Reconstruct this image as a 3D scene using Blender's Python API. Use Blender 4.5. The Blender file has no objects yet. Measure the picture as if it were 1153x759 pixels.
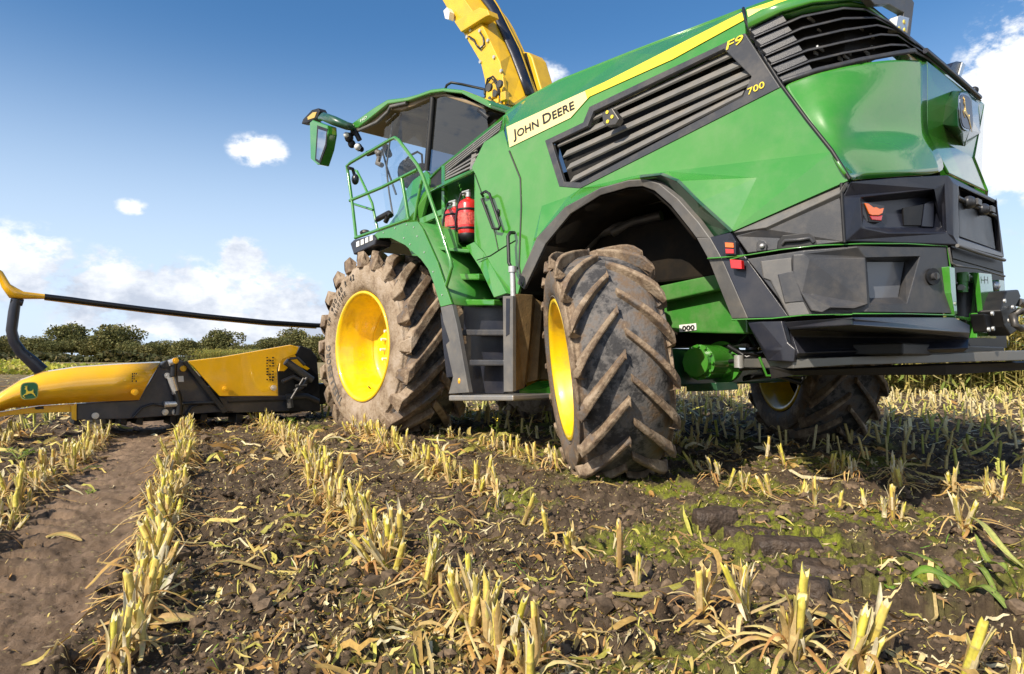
import bpy, math, random
import numpy as np
from math import sin, cos, radians as R, pi, atan
from mathutils import Vector, Matrix

rnd = random.Random(7)
sc = bpy.context.scene
COL = sc.collection

# ------------------------------------------------------------------ camera, sky, sun, exposure
FPX, PW, PH, CAMH = 740.0, 1153.0, 759.0, 0.84
PITCH = atan((404 - 379.5) / FPX)
cd = bpy.data.cameras.new('camera'); cam = bpy.data.objects.new('camera', cd); COL.objects.link(cam)
cam.location = (0, 0, CAMH); cam.rotation_euler = (pi / 2 + PITCH, 0, 0)
cd.sensor_width = 36; cd.lens = FPX / PW * 36; cd.clip_start = 0.05; cd.clip_end = 3000
sc.camera = cam
SUN_AZ, SUN_EL = R(221), R(38)
world = bpy.data.worlds.new('World'); sc.world = world; world.use_nodes = True
sd = bpy.data.lights.new('sun', 'SUN'); so = bpy.data.objects.new('sun', sd); COL.objects.link(so)
sd.energy = 5.0; sd.angle = R(0.5); sd.color = (1.0, 0.90, 0.76)
tosun = Vector((sin(SUN_AZ) * cos(SUN_EL), cos(SUN_AZ) * cos(SUN_EL), sin(SUN_EL)))
so.rotation_euler = tosun.to_track_quat('Z', 'Y').to_euler()
sc.view_settings.view_transform = 'Standard'; sc.view_settings.look = 'None'
sc.view_settings.gamma = 1; sc.view_settings.exposure = 0.36


def build_world():
    nt = world.node_tree; N = nt.nodes; LK = nt.links; N.clear()
    out = N.new('ShaderNodeOutputWorld'); bg = N.new('ShaderNodeBackground'); bg.inputs[1].default_value = 0.122
    sky = N.new('ShaderNodeTexSky'); sky.sky_type = 'NISHITA'; sky.sun_disc = False
    sky.sun_elevation = SUN_EL; sky.sun_rotation = SUN_AZ
    sky.air_density = 1.0; sky.dust_density = 0.9; sky.ozone_density = 2.2
    tc = N.new('ShaderNodeTexCoord')
    sep = N.new('ShaderNodeSeparateXYZ'); LK.new(tc.outputs['Generated'], sep.inputs[0])

    def M(op, a, b=None, c=None, clamp=False):
        n = N.new('ShaderNodeMath'); n.operation = op; n.use_clamp = clamp
        for i, q in enumerate((a, b, c)):
            if q is None: continue
            if isinstance(q, (int, float)): n.inputs[i].default_value = q
            else: LK.new(q, n.inputs[i])
        return n.outputs[0]
    # azimuth (radians, 0 = +Y, positive to +X) and elevation of the direction
    az = M('ARCTAN2', sep.outputs[0], sep.outputs[1]); el = M('ARCSINE', sep.outputs[2])
    def noise(scale, detail=6, rough=0.6, off=0.0):
        mp = N.new('ShaderNodeMapping'); mp.inputs['Scale'].default_value = (1, 1, 1.6); mp.inputs['Location'].default_value = (off, off * .7, 0)
        LK.new(tc.outputs['Generated'], mp.inputs[0])
        n = N.new('ShaderNodeTexNoise'); n.inputs['Scale'].default_value = scale; n.inputs['Detail'].default_value = detail
        n.inputs['Roughness'].default_value = rough; LK.new(mp.outputs[0], n.inputs[0]); return n.outputs['Fac']
    n1 = noise(13, 7, .62); n2 = noise(46, 6, .6, 3.1); n3 = noise(7, 7, .6, 5.0)
    dist = M('ADD', M('MULTIPLY', M('SUBTRACT', n1, .5), 2.3), M('MULTIPLY', M('SUBTRACT', n2, .5), 1.3))
    # cloud banks in view, unseen ones added for paint reflections: azimuth, elevation, half sizes (degrees)
    blobs = [(-21.2, 16.6, 2.6, 1.5, .85), (-30.2, 11.4, 1.3, .7, .75), (-37, 6.5, 4.5, 3.2, 1), (-31.5, 5.2, 4.5, 3.2, 1), (-26, 4.6, 4.5, 3.6, 1),
             (-22.5, 8.0, 2.2, 2.2, 1), (-24.0, 3.0, 12, 2.7, 1), (-20, 4.2, 4.5, 3.6, 1), (-15, 3.0, 6, 2.0, .9), (2.8, 23.6, 2.8, 1.4, .55), (37.8, 17, 4.4, 7.0, 1.1),
             (44, 11, 7, 8, 1.1), (55, 12, 12, 9, 1), (-60, 8, 14, 6, 1), (36, 26.5, 3.5, 1.2, .35), (75, 9, 14, 8, 1), (100, 22, 22, 9, 1), (-95, 10, 20, 6, .9), (-120, 40, 16, 8, .8), (140, 30, 30, 9, .9), (120, 9, 25, 6, 1),
             (-86, 24, 26, 13, 1), (-100, 55, 34, 13, 1), (180, 9, 30, 5, .8), (12, 5, 14, 3, .9)]  # left-hand banks out of view, added to whiten the hood's reflections
    total = None; shade = None
    for (a, e, w, h, s) in blobs:
        da = M('DIVIDE', M('SUBTRACT', az, R(a)), R(w)); de = M('DIVIDE', M('SUBTRACT', el, R(e)), R(h))
        d = M('SQRT', M('ADD', M('MULTIPLY', da, da), M('MULTIPLY', de, de)))
        g = M('MULTIPLY', M('SUBTRACT', 1.25, d, clamp=True), s)
        total = g if total is None else M('MAXIMUM', total, g)
    dens = M('ADD', total, M('MULTIPLY', dist, M('MULTIPLY', total, 1.7, clamp=True)))
    mr = N.new('ShaderNodeMapRange'); mr.interpolation_type = 'SMOOTHSTEP'
    mr.inputs['From Min'].default_value = .20; mr.inputs['From Max'].default_value = .66
    LK.new(dens, mr.inputs['Value'])
    # cloud body: bright crowns, greyer where the cloud is thick and low
    cr = N.new('ShaderNodeValToRGB'); LK.new(M('ADD', M('ADD', M('MULTIPLY', n3, .9), M('MULTIPLY', n1, .35)), M('SUBTRACT', M('MULTIPLY', el, 1.1), .09)), cr.inputs[0])
    cr.color_ramp.elements[0].position = .53; cr.color_ramp.elements[0].color = (3.9, 4.3, 5.1, 1)
    cr.color_ramp.elements[1].position = .68; cr.color_ramp.elements[1].color = (6.9, 7.1, 7.5, 1)
    mix = N.new('ShaderNodeMix'); mix.data_type = 'RGBA'
    # the low air is pale and milky, the upper sky deeper
    hz = N.new('ShaderNodeMix'); hz.data_type = 'RGBA'
    hzf = N.new('ShaderNodeMapRange'); hzf.interpolation_type = 'SMOOTHERSTEP'
    hzf.inputs['From Min'].default_value = 0; hzf.inputs['From Max'].default_value = R(29)
    hzf.inputs['To Min'].default_value = .85; hzf.inputs['To Max'].default_value = 0
    LK.new(el, hzf.inputs['Value']); LK.new(hzf.outputs[0], hz.inputs['Factor'])
    hs = N.new('ShaderNodeHueSaturation'); hs.inputs['Saturation'].default_value = 1.28; hs.inputs['Value'].default_value = 1.0
    LK.new(sky.outputs[0], hs.inputs['Color'])
    LK.new(hs.outputs[0], hz.inputs[6]); hz.inputs[7].default_value = (4.9, 5.9, 7.3, 1)
    LK.new(hz.outputs[2], mix.inputs[6]); LK.new(cr.outputs[0], mix.inputs[7])
    LK.new(M('MULTIPLY', mr.outputs[0], .96), mix.inputs['Factor'])
    LK.new(mix.outputs[2], bg.inputs[0]); LK.new(bg.outputs[0], out.inputs[0])
build_world()

# ------------------------------------------------------------------ measuring: the harvester's own frame
# local x = forward (u), local y = its left (v), local z = up; heading 41 degrees left of the view axis
TH = R(41)
C0 = np.array([0, 0, CAMH])
FW = np.array([0, cos(PITCH), sin(PITCH)]); UPV = np.array([0, -sin(PITCH), cos(PITCH)]); RT = np.array([1., 0, 0])
FV = np.array([-sin(TH), cos(TH), 0]); LV = np.array([-cos(TH), -sin(TH), 0]); ZV = np.array([0, 0, 1.])
ORG = np.array([-0.358100614, 8.47718957, 0.0])
def ray(x, y): return FW * FPX + RT * (x - PW / 2) - UPV * (y - PH / 2)
def loc(w): d = w - ORG; return Vector((d @ FV, d @ LV, d[2]))
def V(x, y, v):
    r = ray(x, y); t = ((ORG + LV * v - C0) @ LV) / (r @ LV); return loc(C0 + r * t)
def VP(x, y, v0=1.44, k=.12, z0=2.3):
    # the leaning side plane of the bodywork: v = v0 - k (z - z0)
    v = v0
    for _ in range(8): p = V(x, y, v); v = v0 - k * (p[2] - z0)
    return V(x, y, v)
def U(x, y, u):
    r = ray(x, y); t = ((ORG + FV * u - C0) @ FV) / (r @ FV); return loc(C0 + r * t)
def G(x, y, z=0.0):
    r = ray(x, y); t = (z - CAMH) / r[2]; return C0 + r * t
CL = loc(C0)
def W(x, y, pl, off=0.0):
    """where the line of sight meets a wall standing on the plan polyline pl"""
    r = ray(x, y); d = np.array([r @ FV, r @ LV]); c = np.array([CL[0], CL[1]])
    best = None
    for i in range(len(pl) - 1):
        a = np.array(pl[i]); b = np.array(pl[i + 1]); e = b - a
        n = np.array([-e[1], e[0]]); n = n / np.linalg.norm(n)
        if n @ (c - a) < 0: n = -n
        a = a + n * off; den = d @ n
        if abs(den) < 1e-9: continue
        t = ((a - c) @ n) / den; p = c + d * t; s = ((p - a) @ e) / (e @ e)
        lo = -9 if i == 0 else -1e-6; hi = 9 if i == len(pl) - 2 else 1 + 1e-6
        if t > 0 and lo <= s <= hi:
            if best is None or t < best: best = t
    if best is None: best = t
    w = C0 + r * best; return loc(w)
HOOD = [(-4.70, 1.40), (-5.05, 1.45), (-5.24, .66), (-5.24, -.62)]
BUMP = [(-4.38, 1.56), (-4.78, 1.52), (-5.085, 1.44), (-5.37, .65), (-5.37, -.55)]
def H(x, y, o=0.0): return W(x, y, HOOD, o)
def B(x, y, o=0.0): return W(x, y, BUMP, o)

# ------------------------------------------------------------------ materials
def new_mat(name):
    m = bpy.data.materials.new(name); m.use_nodes = True
    return m, m.node_tree.nodes, m.node_tree.links, m.node_tree.nodes['Principled BSDF']
def mat(name, col, rough=.5, metal=0, coat=0, noise=.0, nscale=8, dirt=None, dirtamt=.3, bump=0, bscale=60, spec=.5, coatr=.05, dscale=3.0, em=None):
    m, N, LK, b = new_mat(name)
    b.inputs['Roughness'].default_value = rough; b.inputs['Metallic'].default_value = metal
    b.inputs['Coat Weight'].default_value = coat; b.inputs['Coat IOR'].default_value = 1.65; b.inputs['Coat Roughness'].default_value = coatr
    b.inputs['Specular IOR Level'].default_value = spec
    tc = N.new('ShaderNodeTexCoord'); base = None
    rgb = N.new('ShaderNodeRGB'); rgb.outputs[0].default_value = (*col, 1); base = rgb.outputs[0]
    if noise > 0:
        n = N.new('ShaderNodeTexNoise'); n.inputs['Scale'].default_value = nscale; n.inputs['Detail'].default_value = 6; LK.new(tc.outputs['Object'], n.inputs[0])
        mr = N.new('ShaderNodeMapRange'); mr.inputs['From Min'].default_value = .3; mr.inputs['From Max'].default_value = .7
        mr.inputs['To Min'].default_value = 1 - noise; mr.inputs['To Max'].default_value = 1 + noise; LK.new(n.outputs[0], mr.inputs[0])
        mx = N.new('ShaderNodeVectorMath'); mx.operation = 'SCALE'; LK.new(base, mx.inputs[0]); LK.new(mr.outputs[0], mx.inputs['Scale']); base = mx.outputs[0]
    if dirt:
        n = N.new('ShaderNodeTexNoise'); n.inputs['Scale'].default_value = dscale; n.inputs['Detail'].default_value = 9; n.inputs['Roughness'].default_value = .7; LK.new(tc.outputs['Object'], n.inputs[0])
        mr = N.new('ShaderNodeMapRange'); mr.inputs['From Min'].default_value = .45; mr.inputs['From Max'].default_value = .75; mr.inputs['To Max'].default_value = dirtamt; LK.new(n.outputs[0], mr.inputs[0])
        mx = N.new('ShaderNodeMix'); mx.data_type = 'RGBA'; LK.new(mr.outputs[0], mx.inputs['Factor']); LK.new(base, mx.inputs[6]); mx.inputs[7].default_value = (*dirt, 1); base = mx.outputs[2]
        ra = N.new('ShaderNodeMath'); ra.operation = 'MULTIPLY_ADD'; LK.new(mr.outputs[0], ra.inputs[0]); ra.inputs[1].default_value = .5; ra.inputs[2].default_value = rough; LK.new(ra.outputs[0], b.inputs['Roughness'])
    LK.new(base, b.inputs['Base Color'])
    if bump > 0:
        n = N.new('ShaderNodeTexNoise'); n.inputs['Scale'].default_value = bscale; n.inputs['Detail'].default_value = 5; LK.new(tc.outputs['Object'], n.inputs[0])
        bp = N.new('ShaderNodeBump'); bp.inputs['Strength'].default_value = bump; bp.inputs['Distance'].default_value = .01; LK.new(n.outputs[0], bp.inputs['Height']); LK.new(bp.outputs[0], b.inputs['Normal'])
    if em:
        b.inputs['Emission Color'].default_value = (*em[0], 1); b.inputs['Emission Strength'].default_value = em[1]
    return m
def vcol_mat(name, rough=.6, trans=0.0, noise=.25, nscale=40, bump=.3, bscale=90):
    m, N, LK, b = new_mat(name)
    a = N.new('ShaderNodeVertexColor'); a.layer_name = 'Col'
    tc = N.new('ShaderNodeTexCoord'); n = N.new('ShaderNodeTexNoise'); n.inputs['Scale'].default_value = nscale; n.inputs['Detail'].default_value = 5; LK.new(tc.outputs['Object'], n.inputs[0])
    mr = N.new('ShaderNodeMapRange'); mr.inputs['From Min'].default_value = .3; mr.inputs['From Max'].default_value = .7
    mr.inputs['To Min'].default_value = 1 - noise; mr.inputs['To Max'].default_value = 1 + noise; LK.new(n.outputs[0], mr.inputs[0])
    mx = N.new('ShaderNodeVectorMath'); mx.operation = 'SCALE'; LK.new(a.outputs[0], mx.inputs[0]); LK.new(mr.outputs[0], mx.inputs['Scale'])
    LK.new(mx.outputs[0], b.inputs['Base Color']); b.inputs['Roughness'].default_value = rough; b.inputs['Specular IOR Level'].default_value = .3
    if bump:
        bp = N.new('ShaderNodeBump'); bp.inputs['Strength'].default_value = bump; bp.inputs['Distance'].default_value = .004; LK.new(n.outputs[0], bp.inputs['Height']); LK.new(bp.outputs[0], b.inputs['Normal'])
    if trans > 0:
        tr = N.new('ShaderNodeBsdfTranslucent'); LK.new(mx.outputs[0], tr.inputs[0]); ms = N.new('ShaderNodeMixShader'); ms.inputs[0].default_value = trans
        out = [q for q in N if q.type == 'OUTPUT_MATERIAL'][0]
        LK.new(b.outputs[0], ms.inputs[1]); LK.new(tr.outputs[0], ms.inputs[2]); LK.new(ms.outputs[0], out.inputs[0])
    return m
def glass_mat(name, tint=(.75, .85, .85), refl=.12):
    m, N, LK, b = new_mat(name); out = [q for q in N if q.type == 'OUTPUT_MATERIAL'][0]; N.remove(b)
    t = N.new('ShaderNodeBsdfTransparent'); t.inputs[0].default_value = (*tint, 1)
    g = N.new('ShaderNodeBsdfGlossy'); g.inputs['Roughness'].default_value = .01
    fr = N.new('ShaderNodeFresnel'); fr.inputs[0].default_value = 1.5
    ge = N.new('ShaderNodeNewGeometry'); io = N.new('ShaderNodeMath'); io.operation = 'MULTIPLY_ADD'; LK.new(ge.outputs['Backfacing'], io.inputs[0]); io.inputs[1].default_value = 1 / 1.5 - 1.5; io.inputs[2].default_value = 1.5; LK.new(io.outputs[0], fr.inputs[0])
    ad = N.new('ShaderNodeMath'); ad.operation = 'ADD'; ad.inputs[1].default_value = refl; LK.new(fr.outputs[0], ad.inputs[0])
    ms = N.new('ShaderNodeMixShader'); LK.new(ad.outputs[0], ms.inputs[0]); LK.new(t.outputs[0], ms.inputs[1]); LK.new(g.outputs[0], ms.inputs[2]); LK.new(ms.outputs[0], out.inputs[0])
    return m
DUST = (.30, .25, .18)
GREEN = mat('green_paint', (.045, .24, .020), .2, coat=1, noise=.05, nscale=2, dirt=DUST, dirtamt=.16, dscale=4)
GREEN_DUSTY = mat('green_paint_dusty', (.038, .20, .024), .45, coat=.3, noise=.1, dirt=DUST, dirtamt=.3, dscale=5)
GREEN_DK = mat('dark_green_paint_and_shade', (.012, .07, .03), .35, coat=.6, dirt=DUST, dirtamt=.2)  # own colour of some parts, painted shade on the arch flare
YELLOW = mat('yellow_paint', (.90, .48, .002), .3, coat=.8, noise=.04, dirt=DUST, dirtamt=.15)
RIMY = mat('rim_yellow_paint', (.88, .58, .004), .35, coat=.6, noise=.05, dirt=(.30, .20, .08), dirtamt=.45, dscale=6)
ZINC = mat('zinc_plated_nut', (.78, .77, .74), .3, noise=.05)
YELLOW_SP = mat('yellow_chute_paint', (.75, .44, .01), .38, coat=.4, noise=.08, dirt=(.25, .2, .06), dirtamt=.35)
STRIPE = mat('yellow_stripe_film', (.88, .66, .03), .3, coat=.5)
CREAM = mat('cream_reflective_film', (.80, .66, .30), .35, coat=.3)
GREY = mat('grey_plastic', (.042, .044, .050), .36, noise=.08, dirt=DUST, dirtamt=.22, bump=.12, bscale=250, dscale=5)
GREY_LT = mat('scuffed_grey_plastic', (.12, .117, .113), .45, noise=.12, dirt=DUST, dirtamt=.35, bump=.15, bscale=200, dscale=6)
NAVY = mat('dark_plastic', (.016, .018, .028), .28, noise=.06, dirt=DUST, dirtamt=.1, bump=.1, bscale=250)
BLACK = mat('black_plastic', (.008, .008, .009), .5, noise=.1, dirt=DUST, dirtamt=.08)
LINER = mat('arch_liner_plastic', (.010, .008, .006), .85, noise=.2, spec=.2, dirt=(.06, .04, .022), dirtamt=.4, dscale=5)
RUBBERH = mat('black_hose_rubber', (.012, .012, .013), .35)
SLAT = mat('grille_slat_plastic', (.18, .175, .165), .4, noise=.1, dirt=DUST, dirtamt=.4, dscale=9)
STEEL = mat('bare_steel', (.62, .61, .58), .35, metal=.6, noise=.1, nscale=30)
DARKSTEEL = mat('dark_steel', (.10, .095, .09), .45, metal=.6, dirt=DUST, dirtamt=.3)
FRAMEST = mat('header_dark_steel', (.035, .038, .05), .35, coat=.2, dirt=DUST, dirtamt=.25)
RED = mat('extinguisher_red', (.62, .02, .015), .25, coat=.7, dirt=DUST, dirtamt=.15)
WHITE = mat('white_label', (.75, .74, .7), .5, noise=.05)
TAN = mat('cab_headliner_tan', (.26, .19, .11), .6, noise=.1)
AMBER = mat('amber_lens', (.85, .16, .01), .15, coat=1)
REDLENS = mat('red_lens', (.55, .01, .01), .15, coat=1)
LAMPW = mat('lamp_lens', (.75, .75, .7), .15, coat=1)
BROWN = mat('muddy_flap', (.15, .095, .035), .75, noise=.25, nscale=10, dirt=(.32, .24, .13), dirtamt=.6, bump=.4, bscale=60)
EMBG = mat('emblem_green', (.008, .12, .045), .3, coat=.5)
EMBY = mat('emblem_yellow', (.85, .62, .05), .35)
EMBGOLD = mat('emblem_gold', (.75, .50, .12), .35, metal=.3)
INK = mat('black_ink', (.01, .01, .01), .5)
TYREINK = mat('tyre_raised_lettering', (.018, .017, .016), .7)
GLASS = glass_mat('cab_glass', (.97, .985, .99), .0); GLASSD = glass_mat('tinted_cab_glass', (.22, .27, .33), .06)
MIRRORM = mat('mirror_glass', (.6, .62, .64), .03, metal=1)
SEATF = mat('seat_fabric', (.03, .03, .03), .9)

def tyre_mat():
    m, N, LK, b = new_mat('muddy_tyre_rubber')
    tc = N.new('ShaderNodeTexCoord'); a = N.new('ShaderNodeVertexColor'); a.layer_name = 'Col'
    n = N.new('ShaderNodeTexNoise'); n.inputs['Scale'].default_value = 5; n.inputs['Detail'].default_value = 11; n.inputs['Roughness'].default_value = .72; LK.new(tc.outputs['Object'], n.inputs[0])
    sp = N.new('ShaderNodeSeparateColor'); LK.new(a.outputs[0], sp.inputs[0])
    ad = N.new('ShaderNodeMath'); ad.operation = 'ADD'; LK.new(n.outputs[0], ad.inputs[0]); LK.new(sp.outputs[0], ad.inputs[1])
    cr = N.new('ShaderNodeValToRGB'); LK.new(ad.outputs[0], cr.inputs[0]); e = cr.color_ramp.elements
    e[0].position = .50; e[0].color = (.040, .039, .040, 1); e[1].position = .95; e[1].color = (.40, .32, .24, 1)
    q = e.new(.58); q.color = (.14, .130, .122, 1); q = e.new(.70); q.color = (.15, .10, .062, 1); q = e.new(.80); q.color = (.30, .225, .15, 1)
    LK.new(cr.outputs[0], b.inputs['Base Color']); b.inputs['Roughness'].default_value = .72; b.inputs['Specular IOR Level'].default_value = .35
    n2 = N.new('ShaderNodeTexNoise'); n2.inputs['Scale'].default_value = 55; n2.inputs['Detail'].default_value = 8; LK.new(tc.outputs['Object'], n2.inputs[0])
    mm = N.new('ShaderNodeMath'); mm.operation = 'MULTIPLY'; LK.new(n2.outputs[0], mm.inputs[0]); LK.new(ad.outputs[0], mm.inputs[1])
    bp = N.new('ShaderNodeBump'); bp.inputs['Strength'].default_value = .7; bp.inputs['Distance'].default_value = .014; LK.new(mm.outputs[0], bp.inputs['Height']); LK.new(bp.outputs[0], b.inputs['Normal'])
    return m
TYRE = tyre_mat()

# ------------------------------------------------------------------ mesh tools
class MB:
    def __init__(s): s.v = []; s.f = []; s.c = []; s.sm = []
    def add(s, vs, fs, col=None, smooth=False):
        o = len(s.v); s.v += [tuple(q) for q in vs]; s.f += [tuple(i + o for i in f) for f in fs]
        s.c += ([col or (1, 1, 1)] * len(vs) if not (isinstance(col, list)) else col); s.sm += [smooth] * len(fs)
    def box(s, a, b):
        x0, y0, z0 = a; x1, y1, z1 = b
        s.add([(x0, y0, z0), (x1, y0, z0), (x1, y1, z0), (x0, y1, z0), (x0, y0, z1), (x1, y0, z1), (x1, y1, z1), (x0, y1, z1)],
              [(0, 3, 2, 1), (4, 5, 6, 7), (0, 1, 5, 4), (1, 2, 6, 5), (2, 3, 7, 6), (3, 0, 4, 7)])
    def prism(s, pts, vec, col=None):
        """closed slab: polygon pts swept by vec"""
        pts = [Vector(p) for p in pts]; vec = Vector(vec); n = len(pts)
        nv = Vector((0, 0, 0))
        for i in range(n): nv += pts[i].cross(pts[(i + 1) % n])
        if nv.dot(vec) > 0: pts = pts[::-1]
        s.add(pts + [p + vec for p in pts], [tuple(range(n)), tuple(range(2 * n - 1, n - 1, -1))] + [(i, i + n, (i + 1) % n + n, (i + 1) % n) for i in range(n)], col)
    def tube(s, path, r, n=8, cap=True, col=None):
        path = [Vector(p) for p in path]; rs = r if isinstance(r, (list, tuple)) else [r] * len(path)
        vs = []; fs = []; prev = None
        for i, p in enumerate(path):
            t = (path[min(i + 1, len(path) - 1)] - path[max(i - 1, 0)]).normalized()
            if prev is None:
                a = t.orthogonal().normalized()
            else:
                a = prev - t * prev.dot(t); a = a.normalized() if a.length > 1e-6 else t.orthogonal().normalized()
            prev = a; b = t.cross(a)
            for k in range(n):
                an = 2 * pi * k / n; vs.append(p + (a * cos(an) + b * sin(an)) * rs[i])
        for i in range(len(path) - 1):
            for k in range(n):
                fs.append((i * n + k, i * n + (k + 1) % n, (i + 1) * n + (k + 1) % n, (i + 1) * n + k))
        s.add(vs, fs, col, True)
        if cap:
            m = len(path) - 1
            s.add(vs[:n], [tuple(range(n - 1, -1, -1))], col); s.add(vs[m * n:], [tuple(range(n))], col)
    def cyl(s, a, b, r, n=20, r2=None): s.tube([a, b], [r, r if r2 is None else r2], n)
    def ball(s, c, r, n=12, m=8, sq=(1, 1, 1)):
        vs = []; fs = []
        for i in range(m + 1):
            for k in range(n):
                t = pi * i / m; p = 2 * pi * k / n
                vs.append((c[0] + r * sq[0] * sin(t) * cos(p), c[1] + r * sq[1] * sin(t) * sin(p), c[2] + r * sq[2] * cos(t)))
        for i in range(m):
            for k in range(n): fs.append((i * n + k, (i + 1) * n + k, (i + 1) * n + (k + 1) % n, i * n + (k + 1) % n))
        s.add(vs, fs, None, True)
    def build(s, name, m, parent=None, bevel=0, weld=False, tag=None):
        me = bpy.data.meshes.new(name); me.from_pydata(s.v, [], s.f); me.materials.append(m)
        me.polygons.foreach_set('use_smooth', s.sm)
        ca = me.color_attributes.new('Col', 'FLOAT_COLOR', 'POINT')
        ca.data.foreach_set('color', np.array([(*c, 1) for c in s.c], dtype=np.float32).ravel())
        me.update(); o = bpy.data.objects.new(name, me); COL.objects.link(o)
        if parent: o.parent = parent
        if bevel:
            b = o.modifiers.new('b', 'BEVEL'); b.width = bevel; b.segments = 2; b.limit_method = 'ANGLE'; b.angle_limit = R(35)
            b.harden_normals = False
        return o

def npmesh(name, v, f, m, col=None, smooth=False, parent=None):
    """fast mesh from numpy arrays, every face with the same number of corners"""
    me = bpy.data.meshes.new(name); k = f.shape[1]
    me.vertices.add(len(v)); me.vertices.foreach_set('co', v.astype(np.float32).ravel())
    me.loops.add(f.size); me.loops.foreach_set('vertex_index', f.astype(np.int32).ravel())
    me.polygons.add(len(f)); me.polygons.foreach_set('loop_start', np.arange(0, f.size, k, dtype=np.int32))
    me.polygons.foreach_set('use_smooth', np.full(len(f), smooth))
    me.update(calc_edges=True); me.materials.append(m)
    if col is not None:
        ca = me.color_attributes.new('Col', 'FLOAT_COLOR', 'POINT')
        c4 = np.ones((len(v), 4), np.float32); c4[:, :3] = col; ca.data.foreach_set('color', c4.ravel())
    o = bpy.data.objects.new(name, me); COL.objects.link(o)
    if parent: o.parent = parent
    return o

def panel(name, pts, faces, m, parent, thick=.03, bevel=0, smooth=False, mirror=False, outward=None, soft=0):
    """sheet-metal or moulded panel: points keyed by name, faces as lists of keys; given real thickness inward"""
    used = {k for f in faces for k in f}; pts = {k: v for k, v in pts.items() if k in used}
    keys = list(pts); idx = {k: i for i, k in enumerate(keys)}; P = [Vector(pts[k]) for k in keys]; fs = []
    for f in faces:
        f = [idx[k] for k in f]; c = sum((P[i] for i in f), Vector()) / len(f); nv = Vector()
        for a, b in zip(f, f[1:] + f[:1]): nv += (P[a] - c).cross(P[b] - c)
        view = (outward if outward is not None else Vector(CL) - c)
        fs.append(f if nv.dot(view) > 0 else f[::-1])
    me = bpy.data.meshes.new(name); me.from_pydata([tuple(p) for p in P], [], fs); me.materials.append(m); me.update()
    if smooth or soft: me.polygons.foreach_set('use_smooth', [True] * len(fs))
    o = bpy.data.objects.new(name, me); COL.objects.link(o); o.parent = parent
    def mods(o):
        if soft:
            q = o.modifiers.new('e', 'EDGE_SPLIT'); q.split_angle = R(soft)
        if thick:
            q = o.modifiers.new('s', 'SOLIDIFY'); q.thickness = thick; q.offset = -1
        if bevel:
            b = o.modifiers.new('b', 'BEVEL'); b.width = bevel; b.segments = 3; b.limit_method = 'ANGLE'; b.angle_limit = R(12)
    mods(o)
    if mirror:
        me2 = bpy.data.meshes.new(name); me2.from_pydata([(p[0], -p[1], p[2]) for p in P], [], [f[::-1] for f in fs]); me2.materials.append(m); me2.update()
        o2 = bpy.data.objects.new(name, me2); COL.objects.link(o2); o2.parent = parent; mods(o2)
    return o

def slab(name, pts, m, parent, vec=None, bevel=.004, thick=.03):
    """flat shape with thickness; thickness is swept away from the viewer's side along vec"""
    mb = MB(); mb.prism(pts, vec if vec is not None else (0, -thick, 0)); return mb.build(name, m, parent, bevel)

def text_mesh(pieces, bold=0.0):
    """pieces: [(string, scale)] laid out on one line, returns 2-D verts (0..1 wide) and faces"""
    vs = []; fs = []; x = 0
    for s_, k in pieces:
        if s_ == ' ': x += .35 * k; continue
        cu = bpy.data.curves.new('t', 'FONT'); cu.body = s_; cu.size = k; cu.offset = bold; cu.resolution_u = 3
        ob = bpy.data.objects.new('t', cu); COL.objects.link(ob); dg = bpy.context.evaluated_depsgraph_get(); dg.update()
        me = bpy.data.meshes.new_from_object(ob.evaluated_get(dg)); o = len(vs)
        xs = [q.co.x for q in me.vertices]; x0 = min(xs); x1 = max(xs)
        vs += [(q.co.x - x0 + x, q.co.y) for q in me.vertices]; fs += [tuple(i + o for i in p.vertices) for p in me.polygons]
        x += (x1 - x0) + .09 * k
        bpy.data.objects.remove(ob); bpy.data.meshes.remove(me); bpy.data.curves.remove(cu)
    w = max(v[0] for v in vs); h = max(v[1] for v in vs)
    return [(a / w, b / h) for a, b in vs], fs
def lettering(name, pieces, p0, p1, p2, m, parent, lift=(0, .004, 0), bold=0.0):
    vs, fs = text_mesh(pieces, bold); p0, p1, p2 = Vector(p0), Vector(p1), Vector(p2); ex = p1 - p0; ey = p2 - p0; l = Vector(lift)
    mb = MB(); mb.add([p0 + ex * a + ey * b + l for a, b in vs], fs); return mb.build(name, m, parent)

def thing(name, label, cat, location=(0, 0, 0), rotz=0, group=None):
    o = bpy.data.objects.new(name, None); COL.objects.link(o); o.location = location; o.rotation_euler = (0, 0, rotz)
    o['label'] = label; o['category'] = cat; o.empty_display_size = .3
    if group: o['group'] = group
    return o
def tag(o, label, cat, group=None, kind=None):
    if kind: o['kind'] = kind
    if label: o['label'] = label
    if cat: o['category'] = cat
    if group: o['group'] = group
    return o

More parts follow.
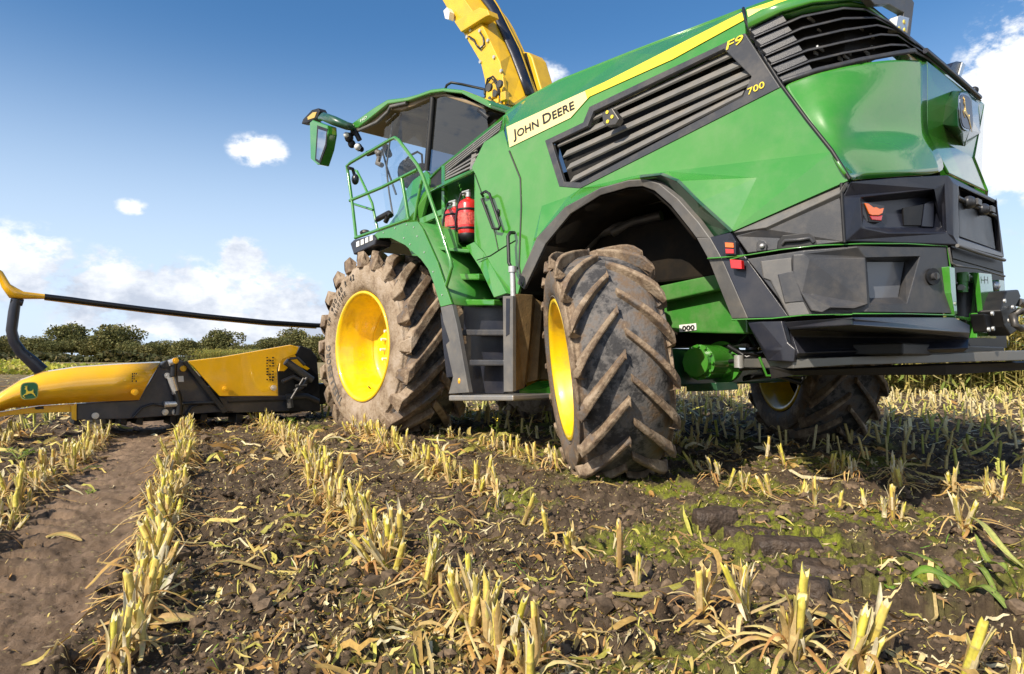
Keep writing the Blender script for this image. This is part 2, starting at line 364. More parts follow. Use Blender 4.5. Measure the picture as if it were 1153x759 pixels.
# leaping deer emblem as a flat outline (0..1 box), head to the left
DEER = [(.04, .22), (.10, .24), (.20, .34), (.27, .36), (.29, .44), (.31, .56), (.29, .63), (.22, .66), (.19, .70), (.24, .75), (.27, .80), (.21, .86), (.22, .95), (.25, .87), (.29, .84), (.31, .95), (.33, .86), (.40, .93), (.36, .83),
        (.37, .76), (.36, .70), (.40, .60), (.45, .52), (.56, .51), (.68, .53), (.76, .56), (.78, .66), (.82, .55), (.80, .46), (.84, .36), (.92, .24), (1.0, .08), (.94, .12), (.82, .25), (.70, .34), (.58, .36), (.46, .33), (.36, .30), (.28, .27), (.18, .26), (.14, .18), (.24, .08), (.20, .06), (.08, .16)]
def emblem(parent, c, ex, ey, nrm, plate, rim, beast, name='emblem', rot90=False):
    """oval-cornered badge: plate, border and deer as raised pieces; c = centre, ex / ey = half axes"""
    c, ex, ey, nrm = Vector(c), Vector(ex), Vector(ey), Vector(nrm).normalized()
    def oval(k):
        o = []
        for i in range(28):
            a = 2 * pi * i / 28; x = cos(a); y = sin(a); o.append(c + ex * (abs(x) ** .55 * (1 if x >= 0 else -1)) * k + ey * (abs(y) ** .55 * (1 if y >= 0 else -1)) * k)
        return o
    a = MB(); a.prism(oval(1.0), nrm * .006); pl = a.build(name, rim, parent)
    a = MB(); a.prism([p + nrm * .006 for p in oval(.90)], nrm * .003); a.build('emblem_plate', plate, pl)
    if not rot90: pts = [c + ex * (x - .53) * 1.55 + ey * (y - .55) * 1.6 + nrm * .009 for x, y in DEER]
    else: pts = [c + ex * (x - .53) * 1.25 + ey * ((y - .55) * 1.25 - (x - .5) * .9) + nrm * .009 for x, y in DEER]
    a = MB(); a.prism(pts, nrm * .003); a.build('emblem_deer', beast, pl)
    return pl

# ================================================================== THE HARVESTER
HV = thing('forage_harvester', 'big green self-propelled forage harvester with yellow wheels and chute parked on corn stubble', 'forage harvester', tuple(ORG), pi / 2 + TH)

def mir(p): return Vector((p[0], -p[1], p[2]))

# ---- wheels
def make_wheel(centre, axis, Rt, width, rimr, nl, lug_h, lug_w, mode, txt=False):
    """axis: outward pointing axle direction. Built around the local X axis (X = outward), then placed"""
    axis = Vector(axis).normalized()
    zz = Vector((0, 0, 1)); yy = zz.cross(axis).normalized(); zz = axis.cross(yy)
    M4 = Matrix((axis, yy, zz)).transposed().to_4x4(); M4.translation = Vector(centre)
    hw = width / 2
    # rim: flange, drop centre well, disc set deep inside
    prof = [(hw - .03, rimr), (hw - .005, rimr + .012), (hw + .008, rimr + .004), (hw + .004, rimr - .022), (hw - .03, rimr - .035), (hw - .09, rimr - .045), (hw - .13, rimr - .075), (hw - .30, rimr - .10), (hw - .42, rimr - .12),
            (hw - .46, rimr - .16), (hw - .47, rimr - .25), (hw - .44, rimr - .33), (hw - .44, .14), (hw - .40, .13), (hw - .40, .001)]
    if mode == 'rear': prof = [(a if i < 5 else hw - (hw - a) * .8, b) for i, (a, b) in enumerate(prof)]
    def lathe(prof, n, mb, col=None, off=0, sm=True):
        vs = []; fs = []
        for (x, r) in prof:
            for k in range(n): t = 2 * pi * k / n + off; vs.append((x, r * cos(t), r * sin(t)))
        for i in range(len(prof) - 1):
            for k in range(n): fs.append((i * n + k, i * n + (k + 1) % n, (i + 1) * n + (k + 1) % n, (i + 1) * n + k))
        mb.add(vs, fs, col, sm)
    mb = MB(); lathe(prof, 96, mb); lathe([(-hw + .03, rimr), (-hw, rimr + .01), (-hw, rimr - .03), (-hw + .1, rimr - .08), (hw - .42, rimr - .13)], 64, mb)
    w = mb.build('wheel', RIMY, HV); w.matrix_local = M4
    # weld bead ring, valve and badge marks
    nb = 12
    for k in range(nb):
        mb = MB(); t = 2 * pi * k / nb + .13; x = hw - .44; r = .235
        mb.cyl((x, r * cos(t), r * sin(t)), (x + .035, r * cos(t), r * sin(t)), .018, 6)
        mb.cyl((x + .03, r * cos(t), r * sin(t)), (x + .06, r * cos(t), r * sin(t)), .017, 8)
        mb.build('wheel_nut', ZINC, w)
    mb = MB(); mb.ball((hw - .40, 0, 0), .13, 20, 10, (.35, 1, 1)); mb.build('hub_cap', YELLOW, w)
    if txt:
        mb = MB(); t = R(248); r = rimr - .085
        mb.cyl((hw - .24, r * cos(t), r * sin(t)), (hw - .20, (r - .03) * cos(t), (r - .03) * sin(t)), .008, 8)
        mb.build('valve', DARKSTEEL, w)
    # carcass
    sw = [(hw - .03, rimr + .004), (hw + .005, rimr + .03), (hw + .02, rimr + .08), (hw + .026, rimr + (Rt - rimr) * .38), (hw + .012, rimr + (Rt - rimr) * .62), (hw - .015, Rt - lug_h - .09), (hw - .05, Rt - lug_h - .035), (hw - .10, Rt - lug_h - .012)]
    full = sw + [(hw * .4, Rt - lug_h + .006), (0, Rt - lug_h + .010), (-hw * .4, Rt - lug_h + .006)] + [(-x, r) for x, r in sw[::-1]]
    mb = MB()
    n = 128; vs = []; fs = []; cs = []
    for i, (x, r) in enumerate(full):
        for k in range(n):
            t = 2 * pi * k / n; vs.append((x, r * cos(t), r * sin(t)))
            side = abs(x) > hw * .9
            cs.append(((.30 if mode == 'front' else .16) + .08 * min(1, max(0, (r - rimr) / (Rt - rimr))) if side else .06,) * 3)
    for i in range(len(full) - 1):
        for k in range(n): fs.append((i * n + k, i * n + (k + 1) % n, (i + 1) * n + (k + 1) % n, (i + 1) * n + k))
    mb.add(vs, fs, cs, True)
    # bead rings on the sidewall
    for rr, dx in ((rimr + .03, .006), (rimr + .075, .012)):
        if mode == 'rear': lathe([(hw + dx, rr - .006), (hw + dx + .010, rr), (hw + dx, rr + .006)], 96, mb, (.1, .1, .1))
    # chevron lugs: long curved bars from each shoulder past the centre line
    for sgn in (1, -1):
        for j in range(nl):
            a0 = 2 * pi * (j + (0 if sgn > 0 else .5)) / nl
            rj = random.Random(j * 7 + (3 if sgn > 0 else 1)); segs = 9
            top = []; bot = []; cc = []
            sweep = .62 * width / Rt
            for q in range(segs + 1):
                u = q / segs; x = sgn * (hw + .012 - u * (hw + (.03 if mode == 'front' else .0))); ang = a0 + (1 if axis[1] > 0 else -1) * sweep * (u ** .85)
                wd = lug_w * (1.2 - .35 * u if u > .12 else 1.35) / Rt / 2
                r1 = Rt - ((.035 if q == 0 else .010 if q == 1 else 0) if mode == 'rear' else (.012 if q == 0 else 0)) + .002 * rj.random() - .012 * u * u; r0 = Rt - lug_h - .02
                w0 = wd * 1.35
                for (aa, rr, st) in ((ang - w0, r0, bot), (ang - wd, r1, top), (ang + wd, r1, top), (ang + w0, r0, bot)): pass
                cc.append([(x, r0 * cos(ang - w0), r0 * sin(ang - w0)), (x, r1 * cos(ang - wd), r1 * sin(ang - wd)), (x, r1 * cos(ang + wd), r1 * sin(ang + wd)), (x, r0 * cos(ang + w0), r0 * sin(ang + w0))])
            vs = [p for c in cc for p in c]; fs = []
            for q in range(segs):
                o = q * 4
                for e in range(3):
                    f = (o + e, o + e + 1, o + e + 5, o + e + 4); fs.append(f if sgn < 0 else f[::-1])
            fs.append((segs * 4, segs * 4 + 1, segs * 4 + 2, segs * 4 + 3))
            # shoulder block running down the sidewall
            o = len(vs); xs = sgn * (hw + .012); xs2 = sgn * (hw + (.034 if mode == 'rear' else .05))
            rb = Rt - .20 if mode == 'front' else Rt - .12
            wt = lug_w * 1.35 / Rt / 2; ang = a0; rt0 = .035 if mode == 'rear' else .012
            q = [(xs, (Rt - rt0) * cos(ang - wt), (Rt - rt0) * sin(ang - wt)), (xs, (Rt - rt0) * cos(ang + wt), (Rt - rt0) * sin(ang + wt)),
                 (xs2, rb * cos(ang + wt * .75 - .03), rb * sin(ang + wt * .75 - .03)), (xs2, rb * cos(ang - wt * .55 - .03), rb * sin(ang - wt * .55 - .03)),
                 (sgn * (hw - .05), (Rt - .09) * cos(ang - wt * 1.5), (Rt - .09) * sin(ang - wt * 1.5)), (sgn * (hw - .05), (Rt - .09) * cos(ang + wt * 1.5), (Rt - .09) * sin(ang + wt * 1.5)),
                 (sgn * (hw - .01), rb * cos(ang + wt - .03), rb * sin(ang + wt - .03)), (sgn * (hw - .01), rb * cos(ang - wt - .03), rb * sin(ang - wt - .03))]
            vs += q; fs += [(o, o + 1, o + 2, o + 3), (o, o + 3, o + 7, o + 4), (o + 1, o + 5, o + 6, o + 2), (o + 3, o + 2, o + 6, o + 7)]
            mud = .24 if mode == 'rear' else (.20 + .1 * rj.random())
            mb.add(vs, fs, (mud, mud, mud))
    t = mb.build('tyre', TYRE, w)
    if mode == 'rear' or mode == 'front':
        b = t.modifiers.new('b', 'BEVEL'); b.width = .010; b.segments = 2; b.limit_method = 'ANGLE'; b.angle_limit = R(40)
    if txt:
        def arc(s_, a_mid, r, size, wd, m=TYREINK, nm='tyre_lettering'):
            mb = MB(); k = 0
            n = len(s_); step = wd
            for i, ch in enumerate(s_):
                if ch == ' ': continue
                vs, fs = text_mesh([(ch, 1)], .02); a = a_mid + (n / 2 - i - .5) * step      # text reads clockwise seen from outside
                er = Vector((0, cos(a), sin(a))); et = Vector((0, sin(a), -cos(a)))
                cw = size * (.35 if ch in 'I1/' else .66)
                mb.add([Vector((hw + .030, 0, 0)) + er * (r + (y - .5) * size) + et * ((x - .5) * cw) for x, y in vs], fs)
            mb.build(nm, m, w)
        rm = rimr + (Rt - rimr) * .42
        # seen from outside on the left flank (+X towards the viewer): +Y is rearwards for the left wheel? handled by sign of et
        arc('VF 900/60 R 42', TXA[0], .805, .07, .080)
        arc('BLUETIRE', TXA[1], .715, .05, .068)
        arc('TRELLEBORG', TXA[2], .77, .105, .105, mat('worn_lettering', (.12, .11, .10), .8))
    return w
TXA = (R(130), R(133), R(208), R(290))
make_wheel((.07, 1.72 - .425, .98), (0, 1, 0), 1.085, .85, .615, 20, .085, .115, 'front', True)
make_wheel((.07, -(1.72 - .425), .98), (0, -1, 0), 1.085, .85, .615, 20, .085, .115, 'front')
# the rear pair is steered hard over and leans with the pivoting axle
def world_dir_to_local(d): d = np.array(d); return Vector((d @ FV, d @ LV, d[2]))
ph = R(3.6); lean = R(-6.0)
ax = world_dir_to_local((-cos(ph) * cos(lean), -sin(ph) * cos(lean), -sin(lean) * 1.0))
ax = Vector((ax[0], ax[1], -sin(R(6.5)))).normalized()
RC = Vector((-3.42, 1.56, .80)) + ax * .045
make_wheel(RC, ax, .865, .61, .515, 18, .062, .056, 'rear')
ax2 = Vector((-ax[0], -ax[1], ax[2] * .2)).normalized()
make_wheel((-3.42, -1.72, .80), ax2, .865, .70, .515, 18, .062, .056, 'rear')

# ---- chassis, axles and the dark machinery behind the panels
mb = MB()
mb.box((-4.55, -.62, .95), (1.3, .62, 1.45)); mb.box((-4.4, -.95, 1.45), (-1.3, .95, 1.95)); mb.box((-3.9, -1.25, 2.15), (-1.75, 1.15, 2.5)); mb.box((-1.25, -.9, .7), (-.2, .9, 1.9))
mb.box((-4.9, -.9, 1.0), (-4.4, .9, 2.4))
mb.build('chassis', LINER, HV, .02)
mb = MB(); mb.box((-3.62, -1.2, .62), (-3.2, 1.2, .92)); mb.cyl((-3.41, 1.0, .80), (-3.41, 1.35, .80), .2, 24); mb.box((-.2, -1.1, .75), (.3, 1.1, 1.2)); mb.build('axle', GREEN_DK, HV, .02)
# green rear axle beam, planetary hub and frame plates seen behind the rear tyre
def rail(pxs, v, th=.05): return [V(x, y, v) for x, y in pxs]
slab('frame_plate', rail([(746, 330), (812, 313), (840, 322), (842, 376), (760, 374), (748, 360)], .85), GREEN_DUSTY, HV, thick=.35, bevel=.012)
slab('frame_plate', rail([(742, 322), (818, 306), (826, 322), (744, 340)], .95), GREEN_DUSTY, HV, thick=.3, bevel=.01)
slab('serial_plate', rail([(765, 366), (784, 364), (784.5, 371.5), (765.5, 374)], .853), WHITE, HV, vec=(0, .004, 0), bevel=0)
lettering('plate_lettering', [('000', 1)], V(768, 372.3, .862), V(782, 371, .862), V(768, 367, .862), INK, HV, lift=(0, 0, 0), bold=.03)
hub = V(787, 408, .95)
mb = MB(); mb.cyl(hub + Vector((0, -.35, 0)), hub + Vector((0, .0, 0)), .135, 28); mb.cyl(hub + Vector((0, 0, 0)), hub + Vector((0, .05, 0)), .11, 28); mb.cyl(hub + Vector((-.02, -.33, 0)), hub + Vector((-.02, -.28, 0)), .165, 28)
for k in range(12):
    t = 2 * pi * k / 12; mb.cyl(hub + Vector((.125 * cos(t), 0, .125 * sin(t))), hub + Vector((.125 * cos(t), .02, .125 * sin(t))), .012, 6)
mb.build('planetary_hub', GREEN, HV, .006)
slab('axle_bracket', rail([(772, 433), (806, 431), (808, 440), (773, 441)], .9), GREEN_DK, HV, thick=.3)
# hydraulic cylinder, pipes and canisters in the wheel arch
mb = MB()
mb.tube([V(690, 262, .95), V(715, 250, .9), V(745, 243, .85)], .045, 12); mb.tube([V(652, 290, 1.0), V(672, 262, 1.0), V(700, 255, .9), V(730, 262, .8)], .06, 10)
mb.tube([V(735, 300, .7), V(770, 290, .7), V(800, 286, .7)], .075, 14)
mb.tube([V(660, 255, 1.0), V(690, 236, 1.0), V(745, 225, 1.0), V(775, 240, 1.0)], .02, 8)
mb.tube([V(700, 300, .8), V(760, 268, .75), V(790, 275, .75)], .03, 8)
mb.build('hydraulic_pipes', DARKSTEEL, HV)
mb = MB(); a = V(832, 400, .9); mb.cyl(a, a + Vector((0, 0, -.09)), .035, 16); mb.build('filter_canister', STEEL, HV, .003)
for (x, y) in ((825, 396), (842, 398)):
    pass
mb = MB()
for i in range(16):
    x = 806 + i * 4.5; y = 388 + rnd.random() * 34; p = V(x, y, .55 + rnd.random() * .3); mb.tube([p, p + Vector((rnd.uniform(-.3, .3), -.05, rnd.uniform(-.12, .1))), p + Vector((rnd.uniform(-.4, .4), -.1, rnd.uniform(-.1, .15)))], .012 + .01 * rnd.random(), 6)
mb.build('hydraulic_hoses', RUBBERH, HV)

# ---- hood flank, built from the measured seams; the grille opening is left open
FL = dict(a0=V(569.5, 133, 1.10), a1=VP(569.5, 144), a2=VP(573, 168), b=VP(585, 200), c=VP(586, 233), d=VP(584, 300), e=VP(588, 323),
          f1=V(604, 268, 1.545), f2=V(636, 233, 1.55), f3=V(675, 212, 1.55), f4=V(708, 202, 1.55), f5=V(720, 200, 1.555), f6=V(744, 197, 1.56), f7=V(762, 204, 1.575), f8=V(786, 228, 1.585), f9=V(823, 261.5, 1.565),
          X=VP(852, 200, 1.455), Y=VP(879, 184, 1.45), z0=V(956.5, 202.5, 1.445), z1=VP(936, 171), z2=V(879, 97, 1.40),
          cr=VP(752, 193, 1.45), cr2=VP(719, 197), h1=VP(590, 262), h2=VP(610, 232), h3=VP(640, 221),
          g1=VP(614, 158.5), g2=VP(630, 210), g3=VP(654, 212), g4=VP(879, 98.4), g5=VP(839.5, 37.5), g6=VP(664, 120.5), g7=VP(657, 138),
          s1=VP(573, 168), s2=VP(643, 133), s3=VP(664, 109.5), s4=VP(760, 68), s5=VP(838.5, 24),
          t1=VP(569.5, 144), t2=VP(634.6, 114), t3=VP(681, 93), t4=VP(744, 61), t5=VP(836, 14.5),
          q1=V(594.7, 109.6, 1.10), q2=V(629, 91, 1.10), q3=V(707, 60, 1.10), q4=V(834, 11.5, 1.12), q0=V(569, 127, 1.06))
F_ = [('a1', 't2', 's2', 's1'), ('t2', 't3', 's3', 's2'), ('t3', 't4', 's4', 's3'), ('t4', 't5', 's5', 's4'),
      ('q0', 'q1', 't2', 'a1'), ('q1', 'q2', 't2'), ('q2', 'q3', 't3', 't2'), ('q3', 'q4', 't5', 't4', 't3'),
      ('s1', 's2', 'g7', 'g1'), ('s2', 's3', 'g6', 'g7'), ('s3', 's4', 's5', 'g5', 'g6'),
      ('s1', 'g1', 'g2', 'b'), ('b', 'g2', 'h2', 'c'), ('c', 'h2', 'h1', 'd'), ('h2', 'g2', 'h3'), ('g2', 'g3', 'h3'), ('d', 'h1', 'e'), ('h1', 'h2', 'f1', 'e'), ('h2', 'h3', 'f2', 'f1'), ('h3', 'g3', 'f3', 'f2'), ('g3', 'cr2', 'f3'), ('cr2', 'f5', 'f4', 'f3'),
      ('g3', 'g4', 'z1', 'X', 'cr', 'cr2'), ('cr2', 'cr', 'f6', 'f5'), ('cr', 'X', 'f8', 'f7', 'f6'), ('X', 'f9', 'f8'), ('X', 'z1', 'z0', 'f9')]
panel('hood_side_panel', FL, F_, GREEN, HV, .02, 0, mirror=True)
# hood top and far side close the body
tp = [FL['q0'], FL['q1'], FL['q2'], FL['q3'], FL['q4']]
mb = MB(); rows = []
for p in tp:
    rows.append([Vector((p[0], p[1] * k, p[2] + .0 + .16 * (1 - k * k) ** .8 * (1 if p[0] < -1.8 else .8))) for k in (1, .85, .6, .3, 0, -.3, -.6, -.85, -1)])
vs = [p for r_ in rows for p in r_]; fs = []
for i in range(len(rows) - 1):
    for k in range(8): fs.append((i * 9 + k, (i + 1) * 9 + k, (i + 1) * 9 + k + 1, i * 9 + k + 1))
mb.add(vs, fs, None, True); o = mb.build('hood_top', GREEN, HV); q = o.modifiers.new('s', 'SOLIDIFY'); q.thickness = .02; q.offset = 0
# stripe: cream reflective label part, then yellow
def band(top, bot, m, name, vo=.006):
    mb = MB(); n = len(top)
    P1 = [Vector(p) + Vector((0, vo, vo * .2)) for p in top]; P2 = [Vector(p) + Vector((0, vo, vo * .2)) for p in bot]
    mb.add(P1 + P2, [(i, i + 1, n + i + 1, n + i) for i in range(n - 1)]); o = mb.build(name, m, HV); q = o.modifiers.new('s', 'SOLIDIFY'); q.thickness = .002; q.offset = 0; return o
def mixp(a, b, t): return Vector(a) * (1 - t) + Vector(b) * t
band([FL['t1'] + Vector((-.02, 0, 0)), FL['t2'], mixp(FL['t2'], FL['t3'], .55)], [mixp(FL['s1'], FL['t1'], .05) + Vector((-.02, 0, 0)), FL['s2'], mixp(FL['s2'], FL['s3'], .9)], CREAM, 'reflective_label')
band([mixp(FL['t2'], FL['t3'], .55), FL['t3'], FL['t4'], FL['t5']], [mixp(FL['s2'], FL['s3'], .9), mixp(FL['s3'], FL['t3'], .02), mixp(FL['s4'], FL['t4'], .12), mixp(FL['s5'], FL['t5'], .1)], STRIPE, 'side_stripe')
lettering('lettering', [('J', 1.25), ('OHN', 1), (' ', 1), ('D', 1.25), ('EERE', 1)], VP(579, 157), VP(648, 122.5), VP(578, 147), INK, HV, lift=(0, .012, 0), bold=.016)

# grille: frame, dark backing, slats
def inset(a, b, t): return Vector(a) + (Vector(b) - Vector(a)) * t
go = ['g1', 'g2', 'g3', 'g4', 'g5', 'g6', 'g7']; gc = Vector((sum(FL[k][0] for k in go) / 7, 0, sum(FL[k][2] for k in go) / 7))
gi_px = dict(g1=(621.5, 161), g2=(635, 204.5), g3=(653.5, 205.5), g4=(845, 111.5), g5=(817, 52), g6=(668, 125.5), g7=(661.5, 142))
gp = {k: FL[k] + Vector((0, .006, 0)) for k in go}; gi = {k + 'i': VP(*gi_px[k], 1.446) for k in go}
gp.update(gi); gp['g5i'] = VP(815, 55, 1.446); gp['g4i'] = VP(836, 109, 1.446); gp['g45'] = VP(846, 86, 1.446)
panel('grille_frame', gp, [('g1', 'g1i', 'g2i', 'g2'), ('g2', 'g2i', 'g3i', 'g3'), ('g3', 'g3i', 'g4i', 'g4'), ('g4', 'g4i', 'g45', 'g5i', 'g5'), ('g5', 'g5i', 'g6i', 'g6'), ('g6', 'g6i', 'g7i', 'g7'), ('g7', 'g7i', 'g1i', 'g1')], GREY, HV, .035, .004, mirror=True)
slab('grille_backing', [FL[k] - Vector((0, .16, 0)) for k in go], BLACK, HV, thick=.02, bevel=0)
mb = MB()
SL = [((640, 205), (834, 106)), ((636, 190.5), (843, 92.5)), ((632, 176), (847, 80)), ((626, 164), (845, 66.5)), ((657, 137.5), (838, 54)), ((672, 121.5), (815, 54)), ]
for k, (p, q) in enumerate(SL):
    a = VP(p[0], p[1], 1.435); b = VP(q[0], q[1], 1.435); up = Vector((0, 0, .062)); 
    a0, b0 = a - Vector((0, .015, 0)), b - Vector((0, .015, 0))
    au, bu = a0 + Vector((0, -.05, .062)), b0 + Vector((0, -.05, .062))
    mb.prism([a0, b0, bu, au], (0, -.012, -.012))
mb.build('grille_slats', SLAT, HV, .002)
mb = MB()
for k in range(14):
    p = V(rnd.uniform(740, 835), 0, 1.3); x = rnd.uniform(735, 832); yb = 212 - (x - 631) * .455; y = yb - rnd.uniform(20, 62); p = V(x, y, 1.29); mb = MB(); mb.box(p - Vector((.04, .02, .012)), p + Vector((rnd.uniform(.01, .12), 0, rnd.uniform(.0, .03)))); mb.build('engine_part', DARKSTEEL, HV, .003)

lettering('lettering', [('F9', 1)], VP(818.5, 57), VP(836.5, 48.5), VP(820.5, 47), STRIPE, HV, lift=(0, .012, 0), bold=.01)
lettering('lettering', [('700', 1)], VP(843, 107.5), VP(862, 98.5), VP(842.5, 100.5), STRIPE, HV, lift=(0, .012, 0), bold=.008)
# work light fixed on the grille slats
wl = [V(677.5, 127, 1.50), V(689, 121.5, 1.50), V(697, 134, 1.50), V(693, 140.5, 1.50), V(683, 142, 1.50), V(679, 139, 1.50)]
o = slab('work_light', wl, DARKSTEEL, HV, thick=.06, bevel=.006)
for (x, y) in ((684, 126.5), (689.5, 131.5), (684.5, 137)): mb = MB(); c = V(x, y, 1.5); mb.cyl(c, c + Vector((0, .006, 0)), .014, 12); mb.build('lamp_lens', STRIPE, o)
mb = MB(); mb.tube([V(692, 138, 1.43), V(693, 144, 1.43), V(699, 131, 1.42)], .012, 6); mb.build('lamp_bracket', BLACK, o)

# ---- seam between hood and rear cowl
seam = [V(836.5, 10, 1.14), VP(839, 24, 1.443), VP(845, 36, 1.443), VP(862, 68, 1.443), VP(880, 97, 1.443), VP(908, 135, 1.443), VP(936, 170, 1.443), V(956, 202, 1.45)]
mb = MB(); mb.tube([p + Vector((-.005, .004, 0)) for p in seam], .011, 6); mb.build('panel_seal', BLACK, HV)

# ---- rear cowl
K = dict(a=H(839.5, 11, -.18), b=H(841, 23), c=H(845, 34), d=H(882, 96), e=H(938, 170), f=H(958, 203),
         g=H(946, 154, -.03), h=H(1044, 149.5, .0), i=H(1069, 195, .05), j=H(1044, 76), k=H(969, 78), l=H(920, 88), m=H(1096, 177.5), n=H(1108, 119), o=H(1111, 215, .05), j2=H(1044, 68), k2=H(969, 71), l2=H(921, 82), n2=H(1104, 115),
         i0=H(1010, 198, .03), h0=H(1000, 148, -.03))
HGP = [(-4.70, 1.40), (-4.96, 1.30), (-5.13, 1.0), (-5.235, .66), (-5.24, -.62)]
def hgp(x, y, o=0.0): return W(x, y, HGP, o)
RC_ = [[(882, 96), (902, 89), (921, 82), (969, 71), (1010, 66.5), (1044, 68)],
       [(886, 103), (905, 97), (924, 91), (969, 81), (1010, 76), (1044, 76)],
       [(905, 129), (916, 125), (931, 121), (969, 114), (1010, 110), (1044, 111)],
       [(925, 155), (934, 152.5), (946, 150), (975, 147), (1010, 146.5), (1044, 148)],
       [(930, 161), (939, 159), (951, 157), (979, 155), (1013, 155), (1047, 154)],
       [(938, 171), (947, 169), (958, 168), (985, 166), (1018, 167), (1056, 170)],
       [(957, 203), (966, 202), (980, 201), (1005, 199), (1032, 197), (1069, 195)]]
RO_ = [(0, 0, 0, 0, 0, 0), (0, 0, 0, 0, 0, 0), (0, -.004, -.02, -.03, -.02, 0), (0, -.01, -.035, -.05, -.035, 0), (0, -.004, -.02, -.02, -.01, .01), (0, .004, .01, .02, .03, .03), (0, .01, .02, .04, .05, .05)]
pts = {}; fs = []
for i in range(7):
    for j in range(6): pts['%d_%d' % (i, j)] = H(*RC_[i][j], RO_[i][j])
    pts['%d_0' % i] = VP(*RC_[i][0])
    if i < 2: pts['%d_1' % i] = hgp(*RC_[i][1]); pts['%d_2' % i] = hgp(*RC_[i][2]); pts['%d_3' % i] = hgp(*RC_[i][3]); pts['%d_4' % i] = hgp(*RC_[i][4])
for i in range(6):
    for j in range(5): fs.append(('%d_%d' % (i, j), '%d_%d' % (i, j + 1), '%d_%d' % (i + 1, j + 1), '%d_%d' % (i + 1, j)))
o = panel('rear_cowl', pts, fs, GREEN, HV, 0, 0, smooth=True)
q = o.modifiers.new('u', 'SUBSURF'); q.levels = 2; q.render_levels = 2
q = o.modifiers.new('s', 'SOLIDIFY'); q.thickness = .02; q.offset = -1
panel('rear_cowl', K, [('j', 'j2', 'n2', 'n'), ('j', 'n', 'm', 'h'), ('h', 'm', 'o', 'i')], GREEN, HV, .02, .008)
# dark louvred upper grille that wraps round the corner
GL = [[(843, 33), (880, 15), (915, 5), (957.5, 1), (976, 4), (1003, 26), (1040, 56)],
      [(849, 43), (903, 20), (950, 10.5), (975, 12), (1003, 27), (1020, 40), (1042, 58)],
      [(856, 54), (903, 33), (950, 22), (986, 21), (1006, 31), (1024, 45), (1045, 61)],
      [(862, 64), (906, 45), (950, 35), (988, 29.5), (1010, 35), (1028, 48), (1049, 65)],
      [(868, 74), (909, 58), (950, 48.5), (992, 40), (1011, 41), (1037, 58), (1056, 71)],
      [(875, 85), (912, 70), (950, 61), (1003, 51.6), (1020, 52), (1044, 65), (1064, 79)],
      [(881, 95), (920, 82), (969, 70.5), (1010, 63), (1030, 60), (1046, 68), (1104, 114)]]
HG = [(-4.70, 1.40), (-4.96, 1.28), (-5.13, .98), (-5.235, .66), (-5.24, -.62)]
def hg(x, y, o=0.0): return W(x, y, HG, o)
back = []
mb = MB()
for k in range(len(GL) - 1):
    t = [hg(x, y, -.10) for x, y in GL[k]]; b = [hg(x, y, -.10) for x, y in GL[k + 1]]; n = len(t)
    mb.add(t + b, [(i, i + 1, n + i + 1, n + i) for i in range(n - 1)])
o = mb.build('rear_grille_backing', BLACK, HV); q = o.modifiers.new('s', 'SOLIDIFY'); q.thickness = .01
mb = MB()
for k in range(1, 7):
    P = [hg(x, y, .004) for x, y in GL[k]]; n = len(P)
    if k == 6:
        P2 = [hg(x, y - (6 if i < 6 else 3), .004) for i, (x, y) in enumerate(GL[k])]
    else: P2 = [hg(x, y - 2.2, -.004) for x, y in GL[k]]
    P3 = [hg(x, y - 3.5, -.075) for x, y in GL[k]]; P4 = [hg(x, y - .3, -.08) for x, y in GL[k]]
    mb.add(P + P2 + P3 + P4, [(i, i + 1, n + i + 1, n + i) for i in range(n - 1)] + [(n + i, n + i + 1, 2 * n + i + 1, 2 * n + i) for i in range(n - 1)] + [(3 * n + i, 3 * n + i + 1, i + 1, i) for i in range(n - 1)], None, True)
mb.build('rear_grille_slats', GREY, HV)
mb = MB()
for k in range(6):
    a0, b0 = GL[k][0], GL[k + 1][0]
    xe = 881 + (917 - 881) * k / 6; xe2 = 881 + (917 - 881) * (k + 1) / 6
    def yon(L_, x):
        for (x0, y0), (x1, y1) in zip(L_, L_[1:]):
            if x <= x1: return y0 + (y1 - y0) * (x - x0) / (x1 - x0)
    mb.prism([hg(a0[0] + 1, a0[1] + 1.5, -.01), hg(xe, yon(GL[k], xe) + 1.5, -.01), hg(xe2 - 1, yon(GL[k + 1], xe2) - 3, -.01), hg(b0[0] + 1, b0[1] - 3, -.01)], Vector((.05, -.09, 0)))
mb.build('grille_blanking', GREY, HV, .003)
mb = MB()
for k in range(14):
    x = rnd.uniform(905, 985); y = rnd.uniform(22, 70) ; p = hg(x, y, -.085); mb = MB(); mb.box(p - Vector((.0, .03, .008)), p + Vector((.012, rnd.uniform(.0, .06), rnd.uniform(.0, .018)))); mb.build('radiator_part', STEEL, HV, .002)

# cowl top lid, from the side stripe over to the rear edge
TPX = [hg(839.5, 11, -.25), hg(873, 0, -.25)]
e0 = V(838, 10, 1.14); top = [e0]
for x, y in GL[0][1:]: top.append(hg(x, y, -.02))
top.append(hg(1104, 112, -.02))
mb = MB(); vs = []; 
for p in top:
    for k in (1, .6, .2, 0): vs.append(Vector((p[0] + (.25 * (1 - k)), p[1] * k if p[1] > 0 else p[1] * k, p[2] + .10 * (1 - k))))
mb.add(vs, [(i * 4 + k, (i + 1) * 4 + k, (i + 1) * 4 + k + 1, i * 4 + k + 1) for i in range(len(top) - 1) for k in range(3)], None, True)
o = mb.build('cowl_lid', GREEN, HV); q = o.modifiers.new('s', 'SOLIDIFY'); q.thickness = .02
